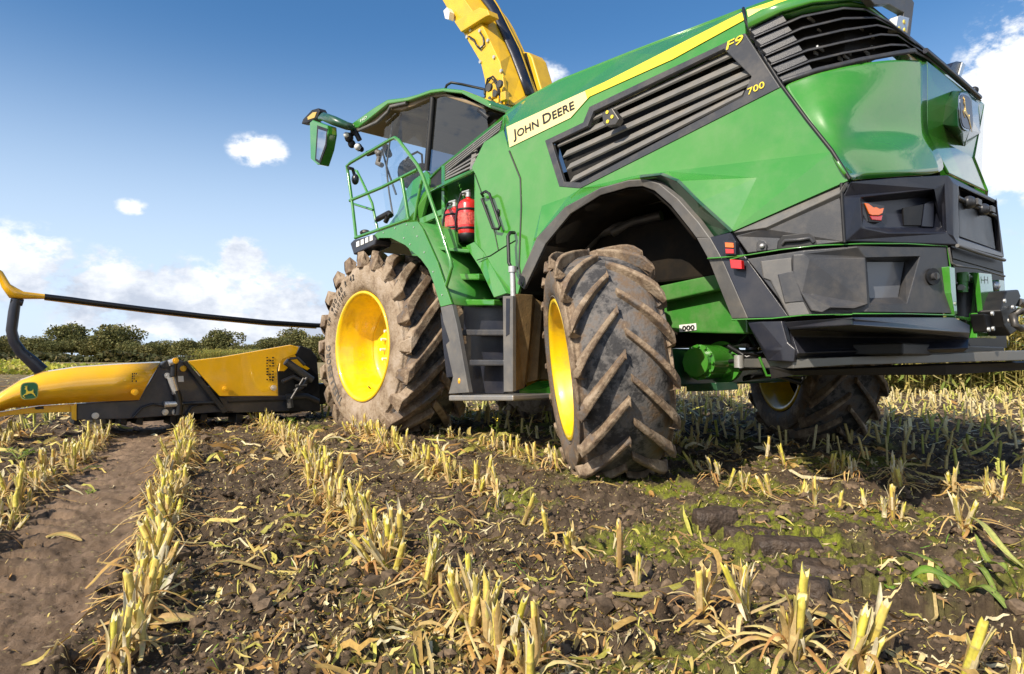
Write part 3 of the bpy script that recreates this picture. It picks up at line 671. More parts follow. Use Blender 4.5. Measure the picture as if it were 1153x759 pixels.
# green band and stripe above the rear grille
ub = [(840, 11.5), (873, -.5), (915, -9), (957, -12), (978, -6)]; 
mb = MB(); A_ = [hg(x, y, -.05) for x, y in ub]; B_ = [hg(x, y, 0.0) for x, y in [(843, 33), (880, 15), (915, 5), (957.5, 1), (976, 4)]]; n = 5
mb.add(A_ + B_, [(i, i + 1, n + i + 1, n + i) for i in range(n - 1)], None, True); o = mb.build('cowl_shoulder', GREEN, HV); q = o.modifiers.new('s', 'SOLIDIFY'); q.thickness = .02
mb = MB(); A_ = [hg(x, y, -.035) for x, y in [(840, 13.5), (873, 2.5), (915, -7), (945, -10)]]; B_ = [hg(x, y, -.02) for x, y in [(842, 24), (875, 9.5), (915, -1), (945, -5)]]; n = 4
A_ = [p + Vector((-.012, .012, .004)) for p in A_]; B_ = [p + Vector((-.012, .012, .004)) for p in B_]
mb.add(A_ + B_, [(i, i + 1, n + i + 1, n + i) for i in range(n - 1)]); o = mb.build('side_stripe', STRIPE, HV); q = o.modifiers.new('s', 'SOLIDIFY'); q.thickness = .002
# far-side rear cowl closes the back
mb = MB(); K2 = [K['n2'], K['n'], K['m'], K['o']]
mb.add([Vector(p) for p in K2] + [mir(p) for p in (K['d'], K['e'], K['f'], K['f'])] + [mir(H(845, 34))], [(0, 8, 4), (0, 4, 1), (1, 4, 5, 2), (2, 5, 6, 3)])
o = mb.build('rear_cowl', GREEN, HV); q = o.modifiers.new('s', 'SOLIDIFY'); q.thickness = .02; q.offset = 0
# badge pod on the rear face
nf = Vector((-1, 0, 0))
base = [U(x, y, -5.235) for x, y in ((1061, 140), (1064, 118), (1072, 102), (1088, 102), (1104, 118), (1104, 150), (1086, 166), (1076, 156))]
front = [U(x, y, -5.37) for x, y in ((1079, 143), (1077.5, 122), (1081, 105), (1089, 103.5), (1094.5, 112), (1095, 135), (1092, 147), (1084, 150))]
mb = MB(); n = 8; mb.add(base + front, [(i, (i + 1) % n, n + (i + 1) % n, n + i) for i in range(n)] + [tuple(range(n, 2 * n))]); pod = mb.build('badge_housing', GREEN_DK, HV, .008)
ec = U(1086.8, 126.5, -5.372); exv = U(1094, 129, -5.372) - ec; eyv = U(1085.5, 105.5, -5.372) - ec
emblem(HV, ec, exv, eyv, (-1, 0, 0), mat('emblem_grey', (.09, .10, .12), .3, metal=.6), mat('emblem_chrome', (.3, .33, .36), .15, metal=1), EMBGOLD, rot90=True)
# lamp bracket and lamps on the hood edge
mb = MB(); br = [(975, -6), (985, 5), (1001.6, 4.5), (1018, 14), (1017, 20), (1024, 22), (1021, 40), (1025, 41), (1029.5, 3), (1026, -3), (1016, -9)]
mb.prism([W(x, y, HG, -.02) if False else U(x, y, -5.12) for x, y in br], (.045, 0, 0)); mb.build('lamp_bracket', GREY_LT, HV, .004)
o = slab('work_light', [U(x, y, -5.16) for x, y in ((1011, 18), (1014, 17), (1024.5, 20), (1020, 39), (1010, 36.5), (1008.5, 33))], LAMPW, HV, vec=(.05, 0, 0), bevel=.006)
for (x, y) in ((1018, 25), (1012.5, 32.5), (1018.5, 34)): mb = MB(); c = U(x, y, -5.16); mb.cyl(c, c + Vector((-.005, 0, 0)), .014, 12); mb.build('lamp_lens', STRIPE, o)
mb = MB(); mb.prism([U(x, y, -5.10) for x, y in ((1003, 24), (1010, 18), (1010, 37), (1003, 32))], (.05, 0, 0)); mb.build('lamp_housing', BLACK, o, .008)
o = slab('marker_lamp', [U(x, y, -5.2) for x, y in ((1069, 78), (1073, 70.5), (1078, 68.8), (1084.5, 69.5), (1081, 84), (1078, 87.5))], NAVY, HV, vec=(.08, 0, 0), bevel=.006)
slab('lamp_lens', [U(x, y, -5.212) for x, y in ((1084, 70), (1087.5, 73), (1082, 87.5), (1079, 86.5))], LAMPW, o, vec=(.01, 0, 0), bevel=.002)
mb = MB(); mb.tube([hg(x, y, .015) for x, y in ((1042, 57), (1060, 72), (1082, 91), (1103, 110))], .018, 8); mb.build('lid_trim', NAVY, HV)
mb = MB(); mb.ball(hg(1097, 102, -.02), .03); mb.build('camera', BLACK, HV)

# ---- rear wheel arch: moulded lip, liner and flare, its shade put into a darker green
lo = [(582, 319), (604, 268), (636, 233), (675, 212), (708, 203), (726, 202), (742, 207), (763, 224), (786, 250), (799, 268)]
li = [(590, 326), (614, 275), (642, 241), (676, 220), (708, 211), (724, 210), (737, 215), (755, 231), (775, 256), (784, 268)]
pts = {}; fs = []
for i, (p, q) in enumerate(zip(lo, li)): pts['o%d' % i] = V(*p, 1.555); pts['i%d' % i] = V(*q, 1.53)
for i in range(len(lo) - 1): fs.append(('o%d' % i, 'o%d' % (i + 1), 'i%d' % (i + 1), 'i%d' % i))
panel('wheel_arch_trim', pts, fs, GREY_LT, HV, .05, .006, mirror=True)
pts = {}; fs = []
fu = [(720, 200), (744, 197), (762, 204), (786, 228), (822.5, 261)]; fl = [(722, 202), (744, 207), (764, 224), (787, 250), (801, 267)]
for i, (p, q) in enumerate(zip(fu, fl)): pts['o%d' % i] = V(*p, (1.58, 1.60, 1.61, 1.61, 1.585)[i]); pts['i%d' % i] = V(*q, 1.47)
for i in range(4): fs.append(('o%d' % i, 'o%d' % (i + 1), 'i%d' % (i + 1), 'i%d' % i))
panel('arch_flare', pts, fs, GREEN_DK, HV, .02, mirror=True)
for sg in (1, -1):
    mb = MB(); P = [V(*q, 1.50) for q in li]; P = [Vector((p[0], sg * p[1], p[2])) for p in P]; P2 = [Vector((p[0], sg * .62, p[2] + .02)) for p in P]; n = len(P)
    mb.add(P + P2, [(i, i + 1, n + i + 1, n + i) for i in range(n - 1)], None, True); o = mb.build('wheel_arch_liner', LINER, HV); q = o.modifiers.new('s', 'SOLIDIFY'); q.thickness = .02
# leg of the arch trim down to the bumper, two facets with a folded edge
LEG = dict(a=V(784, 268, 1.53), b=V(799, 267, 1.555), c=V(822.5, 261.5, 1.575), d=B(838, 287, .0), d2=V(846, 320, 1.52), e=V(797, 291, 1.53), f=V(824, 359, 1.51), g=V(842, 358.5, 1.56), h=B(889, 357.5, 0), k=V(812, 290, 1.575))
panel('arch_leg', LEG, [('a', 'b', 'k', 'e'), ('e', 'k', 'g', 'f')], GREY_LT, HV, .04, .006, mirror=True)
panel('arch_leg', LEG, [('b', 'c', 'd', 'k'), ('k', 'd', 'h', 'g')], NAVY, HV, .04, .006, mirror=True)
def onB(pts, m, name, off=.0, depth=.04, bev=.004, parent=None, vec=None):
    """moulded block lying on the bumper skin"""
    mb = MB(); P = [B(x, y, off) for x, y in pts]; mb.prism(P, vec if vec is not None else Vector((.72, -.69, 0)) * depth); return mb.build(name, m, parent or HV, bev)
# grey side wedge under the flank
BW = dict(a=B(824.5, 262, .0), b=B(956, 204.5, .0), c=B(947, 226, -.0), d=B(950, 272, .0), e=B(840, 284, .0), f=B(945, 218, .03), g=B(862, 256, .03), b2=B(951, 206, .03))
panel('bumper_side_wedge', BW, [('a', 'b', 'b2', 'f', 'g', 'a')[:5], ], GREY_LT, HV, .03, .004)
panel('bumper_side_panel', dict(a=B(828, 265.5, .005), g=B(862, 257, .01), f=B(945, 220, .01), c=B(947, 226, .005), d=B(950, 272.5, .005), e=B(842, 285, .005)), [('a', 'g', 'f', 'c', 'd', 'e')], GREY, HV, .04, .006)
mb = MB(); mb.tube([B(947.5, 206, .012), B(948, 226, .01), B(951, 273, .01)], .01, 6); mb.build('panel_seal', BLACK, HV)
o = onB([(875, 281), (876, 272), (881, 265), (911, 262), (918, 268), (920, 276)], BLACK, 'handle_recess', .012, .01)
mb = MB(); mb.tube([B(881, 275, .012), B(884, 271, .022), B(900, 270, .025), B(912, 268, .022), B(916, 273, .012)], .011, 8); mb.build('door_handle', GREY, o)
o = onB([(852, 283), (852.5, 273), (856, 270), (861, 271), (863.5, 274), (863, 282)], GREY, 'latch_recess', .012, .01)
mb = MB(); c = B(858, 277, .02); mb.ball(c, .015); mb.build('latch', STEEL, o)

# green edge lines between bumper mouldings
def trim(pts, r=.007, off=.02, m=GREEN): mb = MB(); mb.tube([B(x, y, off) for x, y in pts], r, 6); return mb.build('green_edge_strip', m, HV)
trim([(822, 292), (840, 287.5), (880, 281), (920, 276.5), (970, 274.5), (1020, 274.5), (1066, 277), (1070, 300), (1073, 330), (1075, 353)], .0045, .03)
trim([(824, 360), (870, 358.5), (905, 355), (960, 353.5), (1020, 353.5), (1074, 355)], .0045, .045)
mb = MB(); mb.tube([V(797, 291, 1.545), V(812, 290, 1.59), B(840, 287.5, .03)], .006, 6); mb.build('green_edge_strip', GREEN, HV)

# dark upper band with lamp recess
UB = dict(a=B(949, 222, .0), b=B(958, 204.5, .02), c=B(1010, 200, .03), d=B(1067, 197, .05), e=B(1122, 225, .06), f=B(1131, 290, .05), g=B(1079, 276, .05), h=B(951.5, 272, .01),
          r1=B(968, 222, .03), r2=B(1053, 213, .04), r3=B(1063, 208, .045), r4=B(1066, 262, .045), r5=B(1000, 262, .03), r6=B(970, 256, .03), k1=B(975, 228, -.03), k2=B(1052, 221, -.05), k3=B(1060, 256, -.02), k4=B(1000, 257, -.01), m1=B(1073, 206, .055), m2=B(1074, 266, .055),
          w1=B(1079, 209, .05), w2=B(1122, 230, .05), w3=B(1127, 284, .045), w4=B(1079, 268, .045), x1=B(1082, 213, -.04), x2=B(1119, 233, -.04), x3=B(1124, 280, -.04), x4=B(1082, 265, -.04))
panel('rear_bumper_band', UB, [('a', 'b', 'c', 'r2', 'r1'), ('c', 'd', 'r3', 'r2'), ('a', 'r1', 'r6', 'h'), ('h', 'r6', 'r5', 'r4', 'g'), ('r3', 'd', 'm1', 'm2', 'g', 'r4'), ('r1', 'r2', 'k2', 'k1'), ('r2', 'r3', 'r4', 'k3', 'k2'), ('k1', 'k2', 'k3', 'k4'), ('r1', 'k1', 'k4', 'r6'), ('r6', 'k4', 'r5'), ('k4', 'k3', 'r4', 'r5'),
                               ('d', 'e', 'w2', 'w1', 'm1'), ('e', 'f', 'w3', 'w2'), ('m1', 'w1', 'w4', 'm2'), ('m2', 'w4', 'g'), ('w4', 'w3', 'f', 'g'), ('w1', 'w2', 'x2', 'x1'), ('w2', 'w3', 'x3', 'x2'), ('w3', 'w4', 'x4', 'x3'), ('w4', 'w1', 'x1', 'x4'), ('x1', 'x2', 'x3', 'x4')], NAVY, HV, .03, .006)
panel('tread_flap', dict(a=B(1080, 226, .03), b=B(1116, 245, .03), c=B(1121, 281, .03), d=B(1080, 266, .03)), [('a', 'b', 'c', 'd')], GREY, HV, .02, .003)
mb = MB()
mb.tube([B(1078, 222.5, .04), B(1120, 243, .04)], .014, 8)
for (x, y) in ((1091, 228), (1107, 236)):
    c = B(x, y, .05); mb.ball(c, .05, 10, 8, (.8, 1.3, .8)); mb.box(c + Vector((-.05, -.08, -.02)), c + Vector((.03, .0, .02)))
mb.build('catch_bar', GREY, HV, .003)
# tail lamp
o = onB([(969, 226), (996, 231.5), (997, 240), (993, 249), (976, 250), (971, 240)], GREY, 'tail_light', .012, .06)
onB([(973, 229), (980, 231), (986, 240), (992, 247.5), (990, 250.5), (979, 250)][:6], BLACK, 'lamp_recess', .016, .03, .002, o)
onB([(973.5, 228.5), (978, 229), (984, 233.5), (987, 233), (991, 235), (995.5, 234), (994, 240), (990, 242.5), (982, 242.5), (979, 241)], AMBER, 'amber_lens', .022, .02, .003, o)
onB([(979.5, 243), (990, 243.5), (994, 242), (992.5, 248.5), (982, 247.5)], REDLENS, 'red_lens', .02, .02, .003, o)
onB([(1017, 234), (1040, 229.5), (1037, 254), (1018, 254)], BLACK, 'vent_window', -.005, .02, .003)
onB([(1041, 229), (1052, 225), (1051, 256), (1038, 255)], NAVY, 'vent_cover', -.003, .02, .003)
# upper right lower lip
onB([(1071, 278), (1129, 295), (1130, 307), (1073, 291)], BLACK, 'licence_recess', .02, .02, .002)
mb = MB(); mb.tube([B(x, y, .035) for x, y in ((1068, 279), (1071, 296), (1076, 299), (1100, 302), (1131, 311))], .008, 6); mb.tube([B(x, y, .06) for x, y in ((1078, 276.5), (1100, 284), (1131, 293))], .012, 6); mb.build('bumper_lip', GREY_LT, HV)

# main grey panel with storage recess, fuel cap
MP = dict(a=B(841, 291.5, .03), b=B(905, 282, .03), c=B(965, 278, .03), d=B(1066, 278.5, .03), e=B(1074, 352.5, .03), f=B(975, 351, .03), g=B(893, 356.5, .03),
          p1=B(974, 290, .03), p2=B(1036, 288.5, .03), p3=B(1021, 342, .03), p4=B(979, 343, .03), q1=B(976, 295, -.07), q2=B(1018, 295, -.07), q3=B(1011, 334, -.07), q4=B(979, 335, -.07),
          s1=B(905, 287, .03), s2=B(957, 341, .0))
panel('rear_side_panel', MP, [('a', 'b', 's1', 'g'), ('b', 'c', 'p1', 's1'), ('s1', 'p1', 'p4', 'f', 'g'), ('c', 'd', 'p2', 'p1'), ('p2', 'd', 'e', 'p3'), ('p4', 'p3', 'e', 'f'), ('p1', 'p2', 'q2', 'q1'), ('p2', 'p3', 'q3', 'q2'), ('p3', 'p4', 'q4', 'q3'), ('p4', 'p1', 'q1', 'q4')], GREY, HV, .04, .005)
panel('recess_plate', dict(a=B(976, 295, -.06), b=B(1018, 295, -.06), c=B(1011, 335, -.06), d=B(979, 336, -.06)), [('a', 'b', 'c', 'd')], mat('satin_panel', (.12, .13, .15), .3, coat=.4, dirt=DUST, dirtamt=.2), HV, .02)
onB([(893, 286.5), (905, 286), (912, 291), (974.5, 290), (977.5, 343), (962, 347), (935, 347), (926, 352), (914, 350), (902, 330), (893, 312)], GREY, 'storage_cover', .042, .02, .006)
onB([(857, 294), (891, 290), (892, 312), (905, 340), (912, 354), (889, 356), (871, 322), (868, 316), (860, 313)], GREY_LT, 'scuffed_panel', .038, .02, .004)
onB([(876, 309), (893, 305), (905, 339), (884, 341)], GREY, 'step_pocket', .044, .01, .003)
c = B(1050, 311.5, .04); nb = Vector((-.93, .36, 0)).normalized(); nb = (Vector((-.9, .44, 0))).normalized()
mb = MB(); mb.cyl(c - nb * .02, c + nb * .008, .05, 28); cap = mb.build('fuel_cap', BLACK, HV, .004)
mb = MB(); mb.cyl(c, c + nb * .03, .022, 20); mb.box(c + nb * .03 - Vector((.004, .006, .018)), c + nb * .042 + Vector((.004, .006, .018))); mb.build('cap_knob', GREY, cap, .002)
# small reflectors at the arch leg
o = slab('marker_lamp', [V(x, y, 1.60) for x, y in ((813.5, 271), (828, 271.5), (828.5, 287), (816, 287.5))], NAVY, HV, thick=.05, bevel=.004)
slab('amber_lens', [V(x, y, 1.607) for x, y in ((816, 273), (825.5, 273.5), (826, 279), (816.5, 278.5))], AMBER, o, thick=.012, bevel=.002)
slab('red_lens', [V(x, y, 1.607) for x, y in ((816.5, 280), (826, 280.5), (826, 285.5), (817, 285.5))], REDLENS, o, thick=.012, bevel=.002)
slab('reflector', [V(x, y, 1.615) for x, y in ((821.5, 292), (834.5, 293), (835, 303), (823, 302))], mat('reflector_red', (.75, .015, .015), .2, coat=1), HV, thick=.035, bevel=.003)

# lower bumper and corner block
LB = dict(a=B(881, 362.5, .06), b=B(960, 356.5, .06), c=B(1074, 357, .06), d=B(1092.5, 366, .06), a2=B(888, 370, .10), b2=B(960, 366, .10), d2=B(1092.5, 375, .10), e=B(1091, 392, .08), f=B(899, 398, .08), a3=B(892, 379, .06), d3=B(1091.5, 381, .06), l=B(930, 372, .10))
panel('lower_bumper', LB, [('a', 'b', 'b2', 'a2'), ('b', 'c', 'd', 'd2', 'b2'), ('a2', 'b2', 'd2', 'd3', 'a3'), ('a3', 'd3', 'e', 'f')], NAVY, HV, .05, .012)
CP = dict(a=V(841, 363, 1.56), b=B(858, 362, .04), c=B(880.5, 361.5, .05), d=B(887, 385, .06), e=B(896, 393, .07), f=B(894, 408, .07), g=V(864, 407, 1.53), h=B(881, 407, .06), i=B(880, 393, .06), m=B(860, 393, .03))
panel('bumper_corner', CP, [('a', 'b', 'm'), ('a', 'm', 'g'), ('b', 'c', 'd', 'i', 'm'), ('d', 'e', 'f', 'h', 'i'), ('m', 'i', 'h', 'g')], NAVY, HV, .05, .008)
DK = [(-4.55, 1.60), (-4.85, 1.55), (-5.02, 1.44), (-5.62, .0), (-5.75, -.6)]
def Dk(x, y, o=0.0): return W(x, y, DK, o)
mb = MB(); P = [Dk(x, y) for x, y in ((893, 404), (960, 401.5), (1060, 398.5), (1160, 394.5))]; Q = [Dk(x, y) for x, y in ((893, 415), (960, 411), (1060, 408.5), (1160, 405.5))]
inn = [p + Vector((.45, -.25, 0)) for p in P]; inq = [p + Vector((.45, -.25, 0)) for p in Q]; n = 4
mb.add(P + Q + inn + inq, [(i, i + 1, n + i + 1, n + i) for i in range(3)] + [(2 * n + i, 2 * n + i + 1, i + 1, i) for i in range(3)] + [(n + i, n + i + 1, 3 * n + i + 1, 3 * n + i) for i in range(3)] + [(0, n, 3 * n, 2 * n), (3, 2 * n + 3, 3 * n + 3, n + 3)])
mb.build('rear_deck', mat('deck_edge', (.20, .195, .18), .35, metal=.5, dirt=DUST, dirtamt=.5), HV, .004)
mb = MB(); P = [Dk(x, y, -.08) for x, y in ((868, 412), (893, 415), (1060, 409), (1160, 406))]; Q = [Dk(x, y, -.10) for x, y in ((870, 424), (893, 420), (1060, 420), (1160, 414))]
mb.add(P + Q, [(i, i + 1, n + i + 1, n + i) for i in range(3)]); o = mb.build('deck_skirt', BLACK, HV); q = o.modifiers.new('s', 'SOLIDIFY'); q.thickness = .03
mb = MB(); mb.tube([V(855, 402, 1.47), V(863, 423, 1.44), V(882, 422.5, 1.38), V(935, 420, 1.2)], .009, 6); mb.build('green_edge_strip', GREEN, HV)
mb = MB(); mb.box((-5.3, -.9, .86), (-4.5, 1.25, .93)); mb.build('deck_underside', BLACK, HV, .01)

# hitch area at the far right
def Rr(pts, u, m, name, vec=(.05, 0, 0), bev=.004, parent=None): return slab(name, [U(x, y, u) for x, y in pts], m, parent or HV, vec=vec, bevel=bev)
Rr([(1070, 268), (1128, 284), (1131, 314), (1134, 392), (1093, 392), (1080, 360)], -5.15, BLACK, 'rear_frame_backing')
Rr([(1069, 300), (1075, 301), (1078, 354), (1075, 355), (1071, 330)], -5.40, GREEN, 'rear_frame_post')
Rr([(1098.5, 306.5), (1104, 307), (1108, 340), (1110, 381), (1098, 380.5)], -5.36, GREEN_DUSTY, 'tow_bracket')
hp = Rr([(1102, 307), (1116.5, 308.5), (1121, 353), (1106.5, 351)], -5.42, GREEN, 'tow_plate', vec=(.03, 0, 0))
Rr([(1101, 352), (1106, 374), (1121.5, 376), (1122, 381), (1100, 380.5)], -5.40, GREEN, 'tow_base')
lettering('plate_lettering', [('H', 1)], U(1107.5, 319, -5.425), U(1112, 319.5, -5.425), U(1107, 311, -5.425), INK, hp, lift=(-.004, 0, 0))
for p in ([(1076, 355), (1100, 359), (1100, 363), (1076, 358)],): Rr(p, -5.38, GREEN, 'tow_crossbar')
Rr([(1125, 315), (1131, 316), (1132, 353), (1126, 352)], -5.3, GREEN, 'rear_frame_post')
mb = MB(); c = U(1084, 312, -5.33); mb.cyl(c + Vector((0, 0, .03)), c + Vector((0, 0, -.03)), .035, 12); mb.cyl(c + Vector((0, 0, -.03)), c + Vector((0, 0, -.1)), .028, 12); mb.cyl(c + Vector((0, -.03, 0)), c + Vector((0, -.1, 0)), .03, 12); mb.build('valve_block', GREEN_DUSTY, HV, .003)
mb = MB(); c = U(1084, 324, -5.33); mb.cyl(c + Vector((0, .04, 0)), c + Vector((0, -.06, 0)), .02, 12); mb.build('coupling', STEEL, HV); mb = MB(); c = U(1120, 322, -5.38); mb.ball(c, .035); mb.build('coupling', STEEL, HV)
mb = MB(); c = U(1084, 340, -5.28); mb.cyl(c + Vector((0, 0, .12)), c + Vector((0, 0, -.14)), .07, 16); mb.build('hydraulic_tank', GREY, HV, .004)
hit = Rr([(1130, 338), (1134, 328), (1147, 326), (1150, 334), (1144, 345), (1148, 350), (1146, 372), (1138, 378), (1131, 368), (1127, 350)], -5.52, BLACK, 'tow_hitch', vec=(.12, 0, 0), bev=.01)
for (x, y) in ((1130, 339), (1139, 346), (1135, 361), (1117, 370), (1116, 353), (1112, 371)): mb = MB(); c = U(x, y, -5.53); mb.cyl(c, c + Vector((-.012, 0, 0)), .014, 8); mb.build('bolt', STEEL, hit)
mb = MB(); mb.tube([U(1140, 356, -5.56), U(1143, 366, -5.6), U(1150, 370, -5.6), U(1158, 368, -5.6)], .022, 8); mb.tube([U(1141, 355, -5.56), U(1148, 351, -5.6), U(1158, 350, -5.6)], .022, 8); mb.build('tow_jaw', DARKSTEEL, hit); mb = MB(); mb.tube([U(1145, 340, -5.5), U(1158, 343, -5.5)], .03, 10); mb.build('tow_pin', DARKSTEEL, hit)
Rr([(1108, 353), (1124, 355), (1126, 372), (1112, 374)], -5.46, BLACK, 'hitch_cylinder', vec=(.08, 0, 0), bev=.01)

# ---- platform, steps and front mudguard (outer skin at v = 1.70)
VO = 1.70
ft = [(417, 268), (424, 262), (446, 251), (470, 249.5), (475.5, 257), (484, 276), (492, 294), (500, 318), (508.5, 342.5)]
fb = [(421, 274), (427, 268), (440, 268), (456, 276), (466, 285), (474, 292), (482, 303), (488, 318), (496, 345.5)]
pts = {}; fs = []
for i, (p, q) in enumerate(zip(ft, fb)): pts['o%d' % i] = V(*p, VO); pts['i%d' % i] = V(*q, VO)
for i in range(8): fs.append(('o%d' % i, 'o%d' % (i + 1), 'i%d' % (i + 1), 'i%d' % i))
panel('front_mudguard', pts, fs, GREEN, HV, .02, .003, mirror=True)
mb = MB(); P = [V(*q, VO - .01) for q in ft]; P2 = [Vector((p[0], .85, p[2] - .01)) for p in P]; n = 9
mb.add(P + P2, [(i, i + 1, n + i + 1, n + i) for i in range(n - 1)], None, True); o = mb.build('mudguard_top', GREEN_DUSTY, HV); q = o.modifiers.new('s', 'SOLIDIFY'); q.thickness = .015
for (x, y) in ((432, 262), (445, 257), (458, 253), (466, 256), (455, 268), (462, 275), (470, 266), (478, 284), (488, 306), (498, 332)): mb = MB(); c = V(x, y, VO); mb.cyl(c, c + Vector((0, .006, 0)), .008, 8); mb.build('rivet', STEEL, HV)
panel('ladder_side_panel', dict(a=V(496, 346, VO), b=V(508.7, 343, VO), c=V(514.5, 367, VO), d=V(527.8, 442, VO), e=V(505, 443.5, VO), f=V(510, 424, VO), g=V(502, 388, VO), h=V(506, 384, VO), i=V(499, 362, VO)), [('a', 'b', 'c', 'i'), ('i', 'c', 'h'), ('h', 'c', 'd', 'f', 'g'), ('f', 'd', 'e')], GREY_LT, HV, .05, .004)
panel('ladder_side_liner', dict(a=V(496, 352, VO - .06), b=V(501, 364, VO - .06), c=V(506.5, 385, VO - .06), d=V(511, 424, VO - .06), e=V(503, 425, VO - .06), f=V(499, 390, VO - .06)), [('a', 'b', 'c', 'f'), ('f', 'c', 'd', 'e')], NAVY, HV, .03)
mb = MB(); c = V(517, 429, VO); mb.ball(c, .022, 10, 8, (.9, .35, 1.25)); mb.build('side_marker', mat('orange_marker', (.9, .42, .03), .2, coat=1), HV)
slab('ladder_pillar', [V(x, y, VO) for x, y in ((566, 333.5), (577.3, 333), (577.3, 441), (567, 441.5))], GREY_LT, HV, thick=.04, bevel=.005)
slab('pillar_slot', [V(x, y, VO + .004) for x, y in ((569.5, 336), (574, 336), (573.5, 376), (569.5, 379))], NAVY, HV, thick=.008, bevel=.003)
# steps
def tread(px0, px1, y0, y1, v0, v1, m, name='step'):
    a = V(px0, y0, v0); b = V(px1, y0, v0); c = V(px1, y1, v0); d = V(px0, y1, v0)
    mb = MB(); mb.prism([a, b, c, d], (0, v1 - v0, 0)); return mb.build(name, m, HV, .012)
tread(505, 577.5, 445, 451.5, VO, 1.2, mat('aluminium_step', (.38, .37, .35), .45, metal=.7, dirt=DUST, dirtamt=.7, dscale=12))
tread(528, 567, 405, 412, 1.64, 1.15, GREY); tread(520, 567, 371, 378, 1.58, 1.05, GREY)
tread(509, 556, 337, 344, 1.5, .98, GREEN); tread(499, 539, 308, 315, 1.46, .95, GREEN); tread(484, 529, 278, 285, 1.42, .95, GREEN)
for (x0, x1, y0, y1, v) in ((532, 567, 412, 443, 1.45), (530, 566, 378, 405, 1.38), (522, 566, 344, 372, 1.32)):
    slab('step_riser', [V(x0, y0, v), V(x1, y0, v), V(x1, y1, v), V(x0, y1, v)], NAVY, HV, thick=.02, bevel=.003)
slab('ladder_back', [V(x, y, 1.05) for x, y in ((496, 345), (590, 335), (590, 450), (510, 450))], BLACK, HV, thick=.03, bevel=0)
slab('step_riser', [V(x, y, 1.0) for x, y in ((505, 300), (560, 300), (566, 340), (508, 345))], GREEN_DK, HV, thick=.03)
slab('step_riser', [V(x, y, 1.0) for x, y in ((487, 262), (545, 262), (545, 302), (497, 302))], GREEN_DK, HV, thick=.03)
slab('step_kick_plate', [V(x, y, 1.18) for x, y in ((492, 289), (514, 290), (522, 306), (500, 305))], mat('galvanised_plate', (.5, .52, .53), .4, metal=.6, dirt=DUST, dirtamt=.4), HV, thick=.02)
panel('ladder_stringer', dict(a=V(524, 277, 1.44), b=V(534, 272, 1.44), c=V(545, 284, 1.47), d=V(571, 330, 1.60), e=V(556, 335, 1.60), f=V(541, 303, 1.5)), [('a', 'b', 'c', 'f'), ('f', 'c', 'd', 'e')], GREEN, HV, .05, .006)
slab('platform_kick_board', [V(x, y, 1.5) for x, y in ((472, 252), (511, 259), (515, 281), (486, 276))], GREEN_DUSTY, HV, thick=.02)
slab('platform', [V(474, 276, 1.68), V(528, 281, 1.45), V(528, 281, 1.45) + Vector((0, -.5, 0)), V(474, 276, 1.68) + Vector((0, -.75, 0))], GREEN_DUSTY, HV, vec=(0, 0, -.03))
# mud flap and inner guard between ladder and rear wheel
panel('mud_flap', dict(a=V(577.5, 333, 1.69), b=V(583, 331, 1.65), c=V(600, 332, 1.5), d=V(597, 380, 1.5), e=V(590, 437, 1.5), f=V(577.5, 441, 1.69), c1=V(603, 336, 1.42), e1=V(593.5, 431, 1.42), c2=V(611, 341, 1.36), e2=V(605, 428, 1.36), c3=V(613, 344, 1.28), e3=V(609, 427, 1.28), c4=V(624, 350, 1.15), e4=V(622, 428, 1.15)), [('a', 'b', 'c', 'd', 'e', 'f'), ('c', 'c1', 'e1', 'e', 'd'), ('c1', 'c2', 'e2', 'e1'), ('c2', 'c3', 'e3', 'e2'), ('c3', 'c4', 'e4', 'e3')], BROWN, HV, .02, .006)
mb = MB(); mb.prism([V(585, 439, 1.55), V(606, 429, 1.25), V(640, 428, 1.0), V(640, 439, 1.0)], (0, 0, -.03)); mb.build('guard_foot', GREEN, HV, .004)

# ---- green panel between ladder and hood with its door
DP = dict(a=VP(535, 196), b=VP(531, 189), c=VP(567, 146), d=V(570, 135, 1.15), e=VP(573, 168), f=VP(585, 200), g=VP(586, 233), h=VP(583.5, 300), i=VP(586, 320), j=VP(583, 331), k=VP(571, 330), l=VP(545, 284), m=VP(535, 273), n=VP(545, 160))
panel('cab_side_panel', DP, [('a', 'b', 'n', 'c', 'e', 'f', 'g', 'm'), ('c', 'd', 'e'), ('g', 'h', 'l', 'm'), ('h', 'i', 'j', 'k', 'l')], GREEN, HV, .03, .004, mirror=True)
mb = MB(); mb.tube([VP(573.5, 170, 1.443), VP(586, 201, 1.443), VP(587, 233, 1.443), VP(584.5, 300, 1.443), VP(588, 322, 1.443)], .008, 6); mb.build('panel_seal', BLACK, HV)
dr = [(538, 203), (547, 214), (556, 222), (562, 240), (570, 259), (553, 281), (546, 287), (536, 268)]
mb = MB(); mb.tube([VP(x, y, 1.443) for x, y in ((535, 197), (541, 214), (549, 238), (557, 262), (561, 281))], .005, 6); mb.tube([VP(x, y, 1.443) for x, y in ((537, 293), (552, 288), (566, 279), (580, 271))], .005, 6); mb.build('door_gap', BLACK, HV)
mb = MB(); mb.tube([V(544, 221, 1.45), V(542, 218, 1.5), V(547, 215.5, 1.5), V(551, 218, 1.5), V(563, 254, 1.53), V(561.5, 258, 1.53), V(555, 257, 1.53), V(542.5, 224, 1.5)], .013, 8); mb.build('door_handle', BLACK, HV)
mb = MB(); c = VP(561, 240, 1.445); mb.ball(c, .03, 12, 8, (.7, .6, 1.3)); mb.build('door_latch', BLACK, HV)
mb = MB(); mb.tube([V(579, 262, 1.50), V(574.5, 262, 1.58), V(572, 266, 1.6), V(573, 296, 1.64), V(576, 302, 1.66), V(582, 302, 1.6)], .016, 8); mb.build('grab_rail', BLACK, HV)
